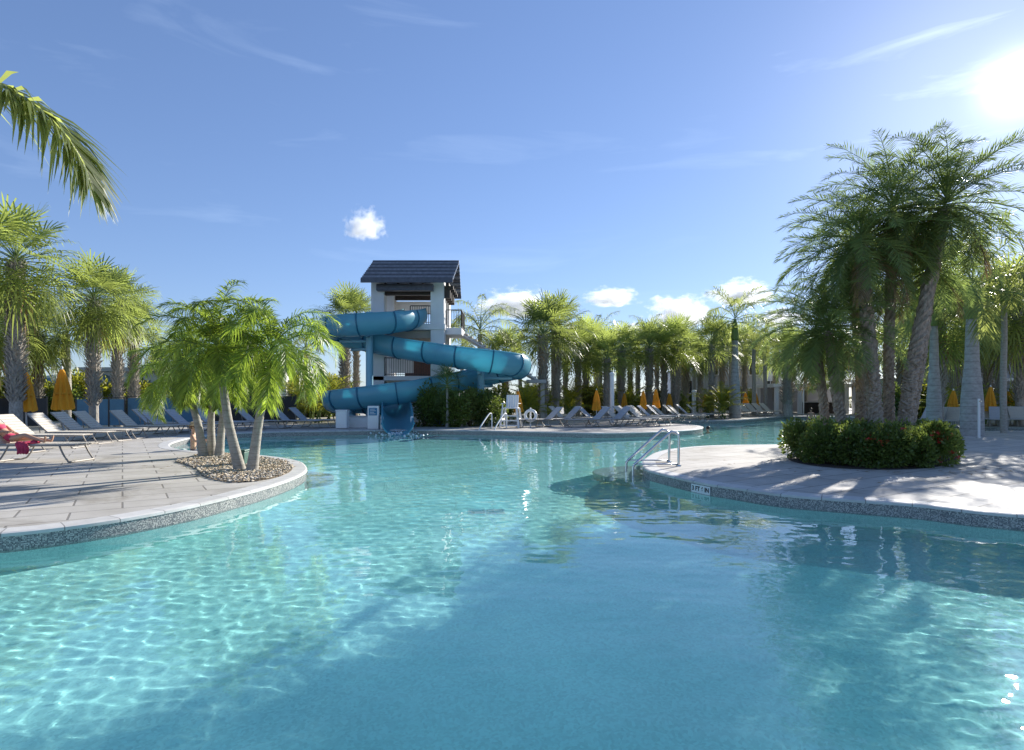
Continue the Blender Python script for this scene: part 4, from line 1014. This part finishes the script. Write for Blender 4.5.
m, k, b = newmat('window_glass'); k.set(b, Roughness=.06, Metallic=0.0); b.inputs['Base Color'].default_value = (.025, .035, .045, 1); b.inputs['Specular IOR Level'].default_value = .8
def window(t, x, z, w_, h_, y, gl='window_glass'):
    f = MB().box((x-w_/2, y, z), (.08, .1, h_+.08)).box((x+w_/2, y, z), (.08, .1, h_+.08)).box((x, y, z+h_/2), (w_-.08, .1, .08)).box((x, y, z-h_/2), (w_-.08, .12, .08)).box((x, y, z), (.05, .07, h_-.08)).build('window', MATS['white_paint'], t)
    MB().box((x, y+.02, z), (w_-.06, .03, h_-.06)).build('pane', MATS[gl], f)
t = thing('pool_house', 'small white pool house with a low teal roof behind the left fence', 'building', gp(80, 44)); L = 6.0
MB().box((0, 0, 1.25), (L, 4, 2.5)).build('wall', MATS['wall_white'], t); MB().add([(-3.4, -2.4, 2.5), (3.4, -2.4, 2.5), (3.4, 2.4, 2.5), (-3.4, 2.4, 2.5), (-1.8, 0, 3.2), (1.8, 0, 3.2)], [(3, 2, 1, 0), (0, 1, 5, 4), (1, 2, 5), (2, 3, 4, 5), (3, 0, 4)]).build('roof', MATS['roof_teal'], t)
for x in (-1.8, 0, 1.8): window(t, x, 1.45, 1.0, 1.0, -2.03)
t = thing('clubhouse', 'long low white building behind the gravel bed palms', 'building', gp(205, 47)); 
MB().box((0, 0, 1.7), (15, 6, 3.4)).build('wall', MATS['wall_white'], t, bevel=.02); MB().box((0, 0, 3.55), (15.6, 6.6, .3)).build('roof', MATS['slab'], t)
for x in (-5.8, -3.0, -.2, 2.6, 5.4): window(t, x, 1.6, 1.5, 1.7, -3.03)
t = thing('apartment_block', 'grey stepped apartment block behind the royal palm', 'building', gp(722, 68)); 
MB().box((0, 0, 3.6), (6.6, 7, 7.2)).build('wall', MATS['wall_grey'], t, bevel=.02); MB().box((4.6, 1, 2.6), (2.55, 6, 5.2)).build('wing', MATS['wall_white'], t, bevel=.02); MB().box((-4.6, .6, 2.2), (2.55, 6, 4.4)).build('wing', MATS['wall_white'], t, bevel=.02)
MB().box((0, 0, 7.3), (7.0, 7.4, .22)).build('roof', MATS['slab'], t)
for x in (-2.2, 0, 2.2):
    for z in (1.7, 4.6): window(t, x, z, 1.1, 1.5, -3.54)
for x, yy in ((4.6, -2.04), (-4.6, -2.44)): window(t, x, 2.6, 1.0, 1.4, yy)
t = thing('bar_pavilion', 'flat roofed white bar pavilion beyond the far water', 'pavilion', gp(812, 56)); 
MB().box((0, 0, 2.55), (9.2, 4.6, .3)).build('roof', MATS['white_paint'], t, bevel=.02)
for x in (-4.2, -2.1, 0, 2.1, 4.2):
    for y in (-2.0, 2.0): MB().box((x, y, 1.2), (.3, .3, 2.4)).build('column', MATS['white_paint'], t)
MB().box((0, 2.0, 1.2), (8.0, .12, 2.3)).build('back_wall', MATS['wall_grey'], t)
MB().box((.2, -1.2, .5), (3.6, .5, 1.0)).build('counter', MATS['dark_wood'], t); MB().box((.2, -1.2, 1.04), (3.9, .7, .07)).build('counter_top', MATS['slab'], t)
t = thing('shade_sail', 'beige sloping shade canopy at the right end of the bar pavilion', 'canopy', gp(822, 51)); mat('canvas', (.55, .47, .36), .85)
vs = []; 
for i in range(9):
    for j in range(7):
        u_, v_ = i/8, j/6; vs.append((-2.3+4.6*u_, -1.5+3*v_, 2.1+1.0*u_-.35*sin(pi*u_)*sin(pi*v_)-.1*v_))
MB().add(vs, [(i*7+j, (i+1)*7+j, (i+1)*7+j+1, i*7+j+1) for i in range(8) for j in range(6)]).build('canvas', MATS['canvas'], t, True)
for x, y, z in ((-2.3, -1.5, 2.12), (2.3, -1.5, 3.1), (-2.3, 1.5, 2.02), (2.3, 1.5, 3.0)): MB().tube([(x, y, 0), (x, y, z)], .05, 8).build('post', MATS['white_paint'], t, True)
t = thing('villa', 'grey building with framed openings at the right edge behind the loungers', 'building', gp(1010, 47)); 
MB().box((0, 0, 2.6), (13, 7, 5.2)).build('wall', MATS['wall_grey'], t, bevel=.02); MB().box((0, 0, 5.3), (13.6, 7.6, .22)).build('roof', MATS['slab'], t)
for x in (-4.6, -1.6, 1.4, 4.4):
    window(t, x, 1.45, 2.0, 2.2, -3.54)
    window(t, x, 3.9, 1.4, 1.3, -3.54)
MB().box((0, -3.7, 2.78), (12.4, .36, .22)).build('ledge', MATS['white_paint'], t)
t = thing('cabana', 'grey cabana wall with white corner columns behind the date palms', 'building', gp(905, 52)); 
MB().box((0, 0, 1.4), (7, 4, 2.8)).build('wall', MATS['wall_grey'], t); MB().box((0, -.1, 2.92), (7.6, 4.6, .22)).build('roof', MATS['white_paint'], t)
for x in (-3.4, 3.4): MB().box((x, -2.2, 1.4), (.34, .34, 2.8)).build('column', MATS['white_paint'], t)
for x in (-1.6, 1.6): window(t, x, 1.5, 1.6, 1.5, -2.04)
for px, d, h, r, lab in ((612, 36.5, 2.9, .14, 'white light column left of the bright lounger trio'), (694, 45, 1.9, .16, 'short white light column at the far deck')):
    t = thing('light_column', lab, 'light column', gp(px, d), 0, 'white light columns'); MB().lathe([(r, 0), (r*.92, h)], 14).build('column', MATS['white_paint'], t, auto=True); MB().lathe([(r*1.15, h), (r*1.15, h+.08), (r*.5, h+.16)], 14).build('cap', MATS['white_paint'], t, auto=True)
t = thing('shower_post', 'slim pale post right of the thick ringed palm trunk', 'post', gp(979, 22.8)); MB().lathe([(.045, 0), (.04, 1.5)], 12).build('pole', MATS['white_paint'], t, auto=True); MB().lathe([(.1, 0), (.1, .02)], 14).build('base_plate', MATS['steel'], t); MB().box((0, -.06, 1.4), (.05, .12, .04)).build('spout', MATS['steel'], t)

# ------------------------------------------------------------------ umbrellas
mat('umbrella_yellow', (.78, .42, .04), .8, var=.08, vscale=5)
m = MATS['umbrella_yellow']; k = NT(m); b_ = k.n['Principled BSDF']; t_ = k.add('BsdfTranslucent'); t_.inputs['Color'].default_value = (.95, .54, .05, 1)
mx = k.add('MixShader'); mx.inputs[0].default_value = .4; k.l.new(b_.outputs[0], mx.inputs[1]); k.l.new(t_.outputs[0], mx.inputs[2]); k.l.new(mx.outputs[0], k.n['Material Output'].inputs['Surface'])
def umbrella_meshes():
    n = 40; vs = []; fs = []; prof = [(.05, 2.66), (.10, 2.58), (.16, 2.3), (.21, 2.0), (.26, 1.65), (.30, 1.3), (.33, 1.05), (.315, 1.0)]
    for i, (r, z) in enumerate(prof):
        for k_ in range(n):
            a = 2*pi*k_/n; f = 1+(.26*min(1, i/3))*cos(8*a+.3*z) + .04*sin(3*a+z*2)
            vs.append((r*f*cos(a), r*f*sin(a), z+.03*cos(8*a)*(i > 5)))
    for i in range(len(prof)-1):
        for k_ in range(n): fs.append((i*n+k_, (i+1)*n+k_, (i+1)*n+(k_+1) % n, i*n+(k_+1) % n))
    can = MB().add(vs, fs).mesh('canopy', m, True)
    pole = MB().lathe([(.03, .08), (.03, 2.62), (.04, 2.68), (.045, 2.74), (.02, 2.8)], 12).mesh('pole', MATS['white_paint'], True)
    base = MB().lathe([(.30, 0), (.30, .07), (.08, .1), (.05, .25)], 20).mesh('base', MATS['slab'], False)
    strap = MB().lathe([(.29, 1.62), (.295, 1.66), (.285, 1.7)], 24).mesh('strap', m, True)
    return can, pole, base, strap
UM = umbrella_meshes()
um0 = thing('closed_umbrella', 'x', 'umbrella', (0, 0, 0), 0, 'closed yellow umbrellas')
for nm, me in zip(('canopy', 'pole', 'base', 'strap'), UM): put(nm, me, um0)
first = True
for px, d, s, lab in ((27, 24.0, 1.0, 'closed yellow umbrella nearest the big fan palm at left'), (63.5, 25.2, 1.0, 'closed yellow umbrella second from the left'), (519, 33.5, .98, 'closed umbrella behind the lifeguard chair'), (596.5, 36, 1.0, 'closed umbrella left of the white light column'),
    (643, 39.5, 1.0, 'closed umbrella left in the pair behind the far loungers'), (656.5, 41, 1.08, 'closed umbrella right in the pair behind the far loungers'), (624, 44, .95, 'faint closed umbrella between column and yellow clump'), (669, 46, .95, 'closed umbrella among the trunks right of the pair'), (705, 49, .95, 'closed umbrella left of the low bright clump'),
    (746, 52, 1.0, 'closed orange umbrella right of the royal palm'), (756, 54, 1.0, 'closed orange umbrella beside the pavilion hedge'), (952, 31.5, 1.0, 'closed umbrella between the two royal palm trunks'), (990, 32.5, 1.05, 'closed umbrella right of the slim post'), (1009, 34.5, .95, 'closed umbrella nearest the right picture edge')):
    s = s if d < 30 else s*.72
    o = um0 if first else dup(um0, gp(px, d), random.Random(int(px)).uniform(0, 6)); first = False
    o.location = gp(px, d); o.scale = (s*rnd.uniform(.88, 1.1), s*rnd.uniform(.88, 1.1), s*rnd.uniform(.97, 1.04)); o.rotation_euler = (R(rnd.uniform(-2, 2)), R(rnd.uniform(-2, 2)), rnd.uniform(0, 6.28)); o['label'] = lab

# ------------------------------------------------------------------ loungers
mat('lounger_frame', (.30, .27, .235), .4); mat('sling', (.54, .50, .43), .75, var=.05, vscale=20); mat('sling_shade_grey', (.46, .47, .50), .75, var=.05, vscale=20)  # grey sling copy has shade put into its colour; far rows mix it in
def lounger_meshes():
    w2, zs, L0, L1 = .33, .36, -.62, 1.02                       # back hinge at x=L0, foot at x=L1
    fr = MB()
    for s in (-1, 1): fr.tube([(L0-.05, s*w2, zs), (L1-.06, s*w2, zs), (L1, s*(w2-.05), zs)], .021, 8)
    for x in (L0, .25, L1): fr.tube([(x, -w2, zs), (x, w2, zs)], .018, 6)
    legs = []
    for x0, x1, x2 in ((L1-.30, L1-.12, L1-.02), (-.35, -.55, -.80)):
        lg = MB().tube(crom([(x0, -w2, zs), ((x0+x1)/2, -w2-.005, zs*.5), (x1, -w2, .05), (x1+(x2-x1)*.3, -w2+.01, .022), (x1+(x2-x1)*.4, 0, .02), (x1+(x2-x1)*.3, w2-.01, .022), (x1, w2, .05), ((x0+x1)/2, w2+.005, zs*.5), (x0, w2, zs)], 4), .018, 7)
        legs.append(lg.mesh('leg', MATS['lounger_frame'], True))
    st = MB(); n = 13
    for i in range(n):
        x = L0+.05+(L1-L0-.08)*(i+.5)/n; dx = (L1-L0-.08)/n*.84; st.box((x, 0, zs+.012), (dx, 2*w2-.02, .012))
    el = R(42); Lb = .84; ux, uz = -cos(el), sin(el); bf = MB()
    for s in (-1, 1): bf.tube([(L0, s*(w2-.03), zs), (L0+ux*Lb, s*(w2-.03), zs+uz*Lb)], .019, 8)
    bf.tube([(L0+ux*Lb, -w2+.03, zs+uz*Lb), (L0+ux*Lb, w2-.03, zs+uz*Lb)], .019, 8)
    bf.tube([(L0+ux*.5, -.2, zs+uz*.5), (L0-.3, -.2, zs-.02)], .012, 6).tube([(L0+ux*.5, .2, zs+uz*.5), (L0-.3, .2, zs-.02)], .012, 6)
    bs = MB(); n = 8
    for i in range(n):
        f = (i+.5)/n*Lb; bs.box((L0+ux*f+.01, 0, zs+uz*f+.012), (Lb/n*.86, 2*w2-.06, .012), ry=el)
    return fr.mesh('frame', MATS['lounger_frame'], True), legs, st.mesh('seat', MATS['sling']), bf.mesh('backrest_frame', MATS['lounger_frame'], True), bs.mesh('backrest', MATS['sling'])
LG = lounger_meshes()
LG2 = (LG[0], LG[1], LG[2].copy(), LG[3], LG[4].copy())
for i in (2, 4): LG2[i].materials[0] = MATS['sling_shade_grey']
def lounger(P, rz, lab, group, grey=False, s=1.08):
    L_ = LG2 if grey else LG
    t = thing('sun_lounger', lab, 'sun lounger', P, rz, group); t.scale = (s,)*3
    put('frame', L_[0], t); [put('leg', x, t) for x in L_[1]]; put('seat', L_[2], t); put('backrest_frame', L_[3], t); put('backrest', L_[4], t)
    return t
def lo_at(px, d): return (px_at(px, d), d, 0)
GA = 'loungers on the left deck'
# px = photo column of the hinge of the backrest
A = [(9, 14.75, -3, 1.18, 'nearest beige lounger at the left edge, the one with the sunbather'), (26, 18.6, 0, 1.1, 'beige lounger directly behind the sunbather'), (55, 20.2, 0, 1.1, 'beige lounger below the left yellow umbrella'), (77, 21.4, 0, 1.1, 'beige lounger below the right yellow umbrella'), (97, 22.6, 0, 1.1, 'beige lounger ending at the criss-crossed palm trunk'),
     (131, 24.2, -4, 1.1, 'lounger just right of the criss-crossed palm trunk'), (-25, 17.0, 0, 1.1, 'lounger half cut by the left picture edge')]
for px, d, rz, s, lab in A:
    hx = .62*s; lounger((px_at(px, d)+hx, d, 0), R(rz), lab, GA, False, s)
GBk = 'loungers in the shade behind the gravel bed'
for px, d, rz, lab in ((158, 25.4, -4, 'grey shaded lounger with its back before the blue fence'), (150, 27.2, -4, 'grey shaded lounger set back before the blue fence'), (183, 26.2, -4, 'grey shaded lounger left of the gravel bed trunks'), (208, 27.8, -6, 'grey shaded lounger seen left of the slim straight trunk'), (228, 28.6, -8, 'grey shaded lounger seen between the middle trunks'), (250, 29.6, -8, 'grey shaded lounger left of the right leaning trunk'), (285, 29.6, -10, 'grey shaded lounger right of the right leaning trunk'), (303, 30.6, -10, 'last grey shaded lounger towards the slide')):
    lounger((px_at(px, d)+.68, d, 0), R(rz), lab, GBk, True)
GC = 'loungers by the lifeguard chair'
for px, d, rz, lab in ((537, 31.0, 205, 'grey lounger turned to the pool right of the life ring'), (556, 31.6, 205, 'grey lounger second from the life ring'), (585, 31.0, 205, 'grey lounger below the second far umbrella'), (606, 31.2, 205, 'grey lounger at the foot of the white light column')):
    lounger((px_at(px, d), d, 0), R(rz), lab, GC, True, 1.1)
GD = 'loungers on the far deck point'
for i, (px, d, rz) in enumerate(((628, 31.6, -35), (639, 32.4, -35), (651, 33.2, -35))):
    lounger((px_at(px, d), d, 0), R(rz), ('white lounger right of the white light column, first of the bright trio', 'middle white lounger of the bright trio', 'white lounger at the tip of the deck, last of the bright trio')[i], GD, False, 1.12)
for i, (px, d) in enumerate(((652, 37.5), (668, 38.5), (684, 39.5), (697, 40.5), (707, 41.5))):
    lounger((px_at(px, d), d, 0), R(-28), ('lounger below the umbrella pair', 'lounger second along behind the deck point', 'lounger in front of the thick trunked fan palm', 'lounger below the short white light column', 'lounger left of the low bright clump')[i], 'loungers behind the deck point', i % 2 == 1, 1.08)
for i, (px, d) in enumerate(((640, 35.5), (660, 36.2), (674, 37.0), (690, 37.6), (600, 34.5), (572, 34.0), (716, 43.5), (724, 44.2))):
    lounger((px_at(px, d), d, 0), R(-30), 'pale lounger in the second row of the far deck', 'second row loungers on the far deck', i % 3 == 1, 1.08)
for i, px in enumerate((718, 727, 744, 752, 760, 768, 776)):
    lounger((px_at(px, 46.5+i*.3), 46.5+i*.3, 0), R(-80+i*4), 'small far lounger in the white row by the royal palm', 'white loungers by the royal palm', False, 1.08)
rw = (922, 931, 941, 951, 962, 990, 998, 1006, 1014, 1022, 1032)
for i, px in enumerate(rw):
    d = 29.5+(i % 3)*.35 if px < 970 else 31+(i % 3)*.4
    lounger((px_at(px, d), d, 0), R(215+i*3), 'lounger in the crowded row left of the thick ringed trunk' if px < 970 else 'lounger in the crowded row right of the thick ringed trunk', 'loungers between the royal palms' if px < 970 else 'loungers at the right edge', i % 2 == 0, 1.1)
# pool towel over the near lounger
rnd = random.Random(6); mat('towel_red', (.55, .05, .11), .9, var=.25, vscale=9)
vs = []; NX, NY = 15, 13
for i in range(NX):
    for j in range(NY):
        u_, v_ = i/(NX-1)-.5, j/(NY-1); y = -.10-.34*min(1, v_/.62); z = .465+.03*sin(7*u_+5*v_)+.02*sin(15*u_) if v_ < .62 else .455-(v_-.62)*.62
        vs.append((u_*.36*(1-.25*v_)+.03*sin(9*v_), y+.016*sin(20*u_)*(v_ > .55), z+.012*sin(26*u_+9*v_)))
o = MB().add(vs, [(i*NY+j, i*NY+j+1, (i+1)*NY+j+1, (i+1)*NY+j) for i in range(NX-1) for j in range(NY-1)]).build('towel', MATS['towel_red'], None, True, loc=(px_at(37, 14.75), 14.75, 0))
md = o.modifiers.new('thick', 'SOLIDIFY'); md.thickness = .02; md.offset = 1; tag(o, 'crumpled pink red towel hanging over the nearest lounger', 'towel')

# fallen leaves on the two beds and the deck round them
rnd = random.Random(12); b = MB()
for i in range(260):
    if i < 90: x, y = -6.1+rnd.gauss(0, 1.1), 13.4+rnd.gauss(0, .7)
    else: x, y = 9.2+rnd.gauss(0, 2.0), 13.2+rnd.gauss(-.1, .9)
    if inside(x, y, lo): continue
    a = rnd.uniform(0, 6.28); l = rnd.uniform(.03, .11); wv = l*.12; c_, s_ = cos(a), sin(a); z = .018+rnd.random()*.02
    b.add([(x-c_*l, y-s_*l, z), (x-s_*wv, y+c_*wv, z+.012), (x+c_*l, y+s_*l, z+.006), (x+s_*wv, y-c_*wv, z+.004)], [(0, 3, 2, 1)])
tag(b.build('leaf_litter', MATS['leaf_dry']), 'dry leaf bits scattered on the palm beds', 'litter', None, 'stuff')
# ================================================================== people
mat('skin_tan', (.50, .29, .19), .5, var=.06, vscale=9); mat('swim_red', (.5, .04, .10), .7); mat('swim_dark', (.03, .035, .06), .7); mat('hair_dark', (.03, .02, .014), .6); mat('hair_brown', (.14, .075, .035), .6); mat('hat_straw', (.42, .33, .2), .85)
def body(name, label, loc, rz, J, E, clothes=None):
    """J: joint -> (x, y, z, radius); E: bones; clothes(co) -> material index"""
    me = bpy.data.meshes.new('skeleton'); ks = list(J); me.from_pydata([J[q][:3] for q in ks], [(ks.index(a), ks.index(c)) for a, c in E], [])
    o = bpy.data.objects.new('skel', me); COL.objects.link(o)
    md = o.modifiers.new('s', 'SKIN'); md.use_smooth_shade = True
    for i, q in enumerate(ks):
        v = me.skin_vertices[0].data[i]; v.radius = (J[q][3], J[q][3]*(J[q][4] if len(J[q]) > 4 else 1)); v.use_root = (q == 'pelvis')
    sb = o.modifiers.new('d', 'SUBSURF'); sb.levels = 2; sb.render_levels = 2
    dg = bpy.context.evaluated_depsgraph_get(); ev = o.evaluated_get(dg); m2 = bpy.data.meshes.new_from_object(ev)
    bpy.data.objects.remove(o); m2.name = name
    m2.materials.clear(); m2.materials.append(MATS['skin_tan']); m2.materials.append(MATS['swim_red']); m2.materials.append(MATS['swim_dark'])
    for p in m2.polygons:
        p.use_smooth = True; p.material_index = clothes(p.center) if clothes else 0
    p_ = put(name, m2, None, loc, (0, 0, rz)); tag(p_, label, 'person'); return p_
def head_parts(par, c, fdir, hair='hair_dark', hat=False, r=.105):
    """face features and hair on a head centred at c that looks along fdir"""
    c = Vector(c); f = Vector(fdir).normalized(); s = f.cross(UP).normalized(); u = s.cross(f)
    M = Matrix((s, f, u)).transposed().to_4x4(); M.translation = c
    def blob(name, m, pts, rr):
        b = MB()
        for (x, y, z), (ax, ay, az) in zip(pts, rr):
            prof = [(max(.001, sin(pi*i/8)), -cos(pi*i/8)) for i in range(9)]; q = MB().lathe(prof, 12)
            b.add([M @ Vector((x+v[0]*ax, y+v[1]*ay, z+v[2]*az)) for v in q.v], q.f)
        return b.build(name, MATS[m], par, True)
    blob('nose', 'skin_tan', [(0, r*.98, -.01)], [(.014, .02, .022)])
    blob('ears', 'skin_tan', [(-r*.82, 0, -.01), (r*.82, 0, -.01)], [(.012, .022, .03)]*2)
    blob('eyes', 'hair_dark', [(-.034, r*.84, .02), (.034, r*.84, .02)], [(.013, .01, .008)]*2)
    blob('mouth', 'swim_red', [(0, r*.87, -.055)], [(.024, .01, .007)])
    blob('hair', hair, [(0, -.022, .028)], [(r*.93, r*1.0, r*1.06)])
    if hat:
        b = MB().lathe([(.19, .055), (.19, .065), (.10, .075), (.095, .15), (.06, .165)], 20)
        h = MB().add([M @ Vector(v) for v in b.v], b.f).build('hat', MATS['hat_straw'], par, auto=True)
def arm_bones(J, E, side, sh, el, wr, hd, fr=1.0):
    """arm with a palm, four fingers and a thumb"""
    n = 'L' if side < 0 else 'R'
    for q, p, r in (('sh', sh, .052), ('el', el, .040), ('wr', wr, .028)): J[q+n] = (*p, r*fr)
    w_, h_ = Vector(wr), Vector(hd); d = (h_-w_).normalized(); s = d.orthogonal().normalized()
    J['palm'+n] = (*h_, .03, .7); E += [('chest', 'sh'+n), ('sh'+n, 'el'+n), ('el'+n, 'wr'+n), ('wr'+n, 'palm'+n)]
    for i, (o, l) in enumerate(((-.027, .072), (-.009, .082), (.009, .078), (.027, .062))):
        a = h_+d*.03+s*o; c = a+d*l*.55; e = c+d*l*.4+Vector((0, 0, -.02))
        J[f'f{i}a{n}'] = (*c, .0085); J[f'f{i}b{n}'] = (*e, .007); E += [('palm'+n, f'f{i}a{n}'), (f'f{i}a{n}', f'f{i}b{n}')]
    a = w_+d*.03-s*.05; e = a+d*.045-s*.012; J['t'+n] = (*a, .011); J['u'+n] = (*e, .009); E += [('palm'+n, 't'+n), ('t'+n, 'u'+n)]

# sunbather on the nearest lounger (local x towards the feet)
s_ = 1.18; hz = .36*s_+.015; el = R(42); hx = -.0
def on_back(f, up=.10): return (-cos(el)*f+sin(el)*up*.9, 0, hz+sin(el)*f+cos(el)*up)
J, E = {}, []
J['pelvis'] = (.06, 0, hz+.12, .125, .8)
for nm, f, r, fl in (('waist', .20, .105, .85), ('chest', .42, .12, .85), ('neck', .60, .05, 1), ('chin', .68, .075, 1), ('head', .755, .095, 1)):
    x, y, z = on_back(f, .12); J[nm] = (x, y, z, r, fl)
E += [('pelvis', 'waist'), ('waist', 'chest'), ('chest', 'neck'), ('neck', 'chin'), ('chin', 'head')]
for sd, n in ((-1, 'L'), (1, 'R')):
    up = .10 if sd < 0 else .0
    J['hip'+n] = (.10, sd*.09, hz+.11, .085); J['knee'+n] = (.52, sd*.11, hz+.11+up, .055); J['shin'+n] = (.72, sd*.11, hz+.085+up*.5, .05); J['ank'+n] = (.96, sd*.10, hz+.06, .033); J['heel'+n] = (1.0, sd*.10, hz+.04, .032); J['toe'+n] = (1.04, sd*.12, hz+.19, .026, .7)
    E += [('pelvis', 'hip'+n), ('hip'+n, 'knee'+n), ('knee'+n, 'shin'+n), ('shin'+n, 'ank'+n), ('ank'+n, 'heel'+n), ('heel'+n, 'toe'+n)]
x, y, z = on_back(.52, .13)
arm_bones(J, E, -1, (x, -.19, z), (x+.20, -.30, z-.17), (x+.42, -.22, z-.14), (x+.50, -.18, z-.15))
arm_bones(J, E, 1, (x, .19, z), (x+.16, .29, z-.20), (x+.36, .20, z-.24), (x+.43, .16, z-.25))
def suit(c):
    f = (-(c.x)*cos(el)+(c.z-hz)*sin(el))
    if c.x > .2: return 0
    if -.10 < f < .13 and abs(c.y) < .2 and c.x < .16 and c.x > -.12: return 1
    if .33 < f < .47 and abs(c.y) < .16: return 1
    return 0
dL = 14.75; XL = px_at(9, dL)
pb = body('person', 'woman in a red bikini lying back on the nearest lounger', (XL, dL, 0), R(-3), J, E, suit)
head_parts(pb, J['head'][:3], (sin(el), 0, cos(el)*.9), 'hair_brown')

def upright(name, label, loc, rz, zc, torso=True, hair='hair_dark', hat=False, suitm=2, arms='float', legs=False, sc=1.0):
    J, E = {}, []
    J['pelvis'] = (0, 0, zc-.58, .12, .8); J['waist'] = (0, 0, zc-.40, .108, .8); J['chest'] = (0, .01, zc-.2, .135, .75); J['neck'] = (0, 0, zc-.02, .052); J['chin'] = (0, .015, zc+.07, .075); J['head'] = (0, .01, zc+.15, .095)
    E += [('pelvis', 'waist'), ('waist', 'chest'), ('chest', 'neck'), ('neck', 'chin'), ('chin', 'head')]
    for sd in (-1, 1):
        if arms == 'float': arm_bones(J, E, sd, (sd*.19, 0, zc-.09), (sd*.32, .12, zc-.26), (sd*.28, .36, zc-.26), (sd*.26, .44, zc-.26))
        else: arm_bones(J, E, sd, (sd*.19, 0, zc-.09), (sd*.25, -.03, zc-.37), (sd*.25, .06, zc-.6), (sd*.25, .08, zc-.68))
        n = 'L' if sd < 0 else 'R'
        J['hip'+n] = (sd*.09, 0, zc-.64, .09)
        if legs == 'sit': J['knee'+n] = (sd*.11, .42, zc-.62, .06); J['ank'+n] = (sd*.11, .5, zc-.98, .04); J['toe'+n] = (sd*.12, .64, zc-1.0, .03)
        else: J['knee'+n] = (sd*.10, .02, zc-1.05, .06); J['ank'+n] = (sd*.10, 0, zc-1.42, .04); J['toe'+n] = (sd*.11, .14, zc-1.46, .03)
        E += [('pelvis', 'hip'+n), ('hip'+n, 'knee'+n), ('knee'+n, 'ank'+n), ('ank'+n, 'toe'+n)]
    p = body(name, label, loc, rz, J, E, lambda c: suitm if (zc-.75 < c.z < zc-.5 and abs(c.x) < .2) else 0)
    head_parts(p, (0, .01, zc+.15), (0, 1, 0), hair, hat); p.scale = (sc,)*3; return p
q = G(187, 450.5); upright('person', 'bather with a straw hat sitting in the shallow cove behind the gravel bed', (q.x, q.y+.35, 0), R(-75), .52, hair='hair_brown', hat=True, legs='sit')
q = G(708, 432, WZ); upright('person', 'dark haired swimmer near the tip of the far deck', (q.x, q.y, 0), R(120), WZ+.02)
q = G(811, 420, WZ); upright('person', 'bather standing waist deep before the bar pavilion', (q.x, q.y, 0), R(160), .42, arms='down')
q = G(819, 420, WZ); upright('person', 'bather crouching in the water beside the standing one', (q.x, q.y, 0), R(200), .05, legs='sit')

# ================================================================== clouds
m = bpy.data.materials.new('cloud'); m.use_nodes = True; MATS['cloud'] = m; k = NT(m)
k.n.remove(k.n['Principled BSDF']); pv = k.add('VolumePrincipled'); pv.inputs['Color'].default_value = (1, 1, 1, 1); pv.inputs['Anisotropy'].default_value = .25
tc = k.add('TexCoord'); n = k.add('TexNoise'); k.set(n, Scale=2.6, Detail=6.0, Roughness=.62); k.l.new(tc.outputs['Object'], n.inputs['Vector'])
ln = k.add('VectorMath', operation='LENGTH'); k.l.new(tc.outputs['Object'], ln.inputs[0])
oi = k.add('ObjectInfo'); mp = k.add('VectorMath', operation='ADD'); cmb = k.add('CombineXYZ'); k.l.new(k.math('MULTIPLY', oi.outputs['Random'], 40.0), cmb.inputs[0]); k.l.new(tc.outputs['Object'], mp.inputs[0]); k.l.new(cmb.outputs[0], mp.inputs[1]); k.l.new(mp.outputs[0], n.inputs['Vector'])
# flat base, billowy top: object space runs from -1 to 1
sp = k.add('SeparateXYZ'); k.l.new(tc.outputs['Object'], sp.inputs[0])
base = k.math('MULTIPLY', k.math('SUBTRACT', -.25, sp.outputs[2]), 2.2); base = k.math('MAXIMUM', base, 0.0)
den = k.math('SUBTRACT', k.math('SUBTRACT', k.math('MULTIPLY', n.outputs['Fac'], 2.1), k.math('MULTIPLY', ln.outputs['Value'], 1.0)), k.math('ADD', base, .36))
den = k.math('MULTIPLY', den, .9, True); k.l.new(k.math('MULTIPLY', den, .2), pv.inputs['Density']); k.l.new(pv.outputs[0], k.n['Material Output'].inputs['Volume'])
ico = bmesh.new(); bmesh.ops.create_icosphere(ico, subdivisions=2, radius=1.05); cm = bpy.data.meshes.new('cloud'); ico.to_mesh(cm); cm.materials.append(m)
DC = 900.0
for x, y, wx, wz, lab in ((366, 229, 23, 18, 'small lone puff of cloud high above the slide tower'), (518, 308, 50, 17, 'white cloud just right of the slide tower roof'), (611, 300, 32, 11, 'small flat cloud above the middle palm row'), (680, 317, 40, 19, 'plump white cloud left of the royal palm top'), (742, 297, 40, 15, 'high white cloud touching the date palm fronds'),
    (632, 331, 22, 8, 'thin low cloud over the far palm row'), (782, 320, 30, 12, 'low cloud behind the date palm fronds')):
    o = put('cumulus_cloud', cm, None, W(x, y, DC)); o.scale = (wx/F*DC*1.08, wx/F*DC*.8, wz/F*DC*1.45); tag(o, lab, 'cloud', 'small cumulus clouds')
S.cycles.volume_bounces = 10; S.cycles.volume_max_steps = 128; S.cycles.volume_step_rate = 1.0

if MNEE:                               # everything under water takes the light that the ripples focus
    for o in COL.objects:
        top = o.parent.parent if o.parent and o.parent.parent else (o.parent or o)
        if o.type == 'MESH' and top.name.split('.')[0] in ('drain_grate', 'lane_marker', 'waterline_tile', 'handrail', 'ladder_rails', 'person'): o.cycles.is_caustics_receiver = True
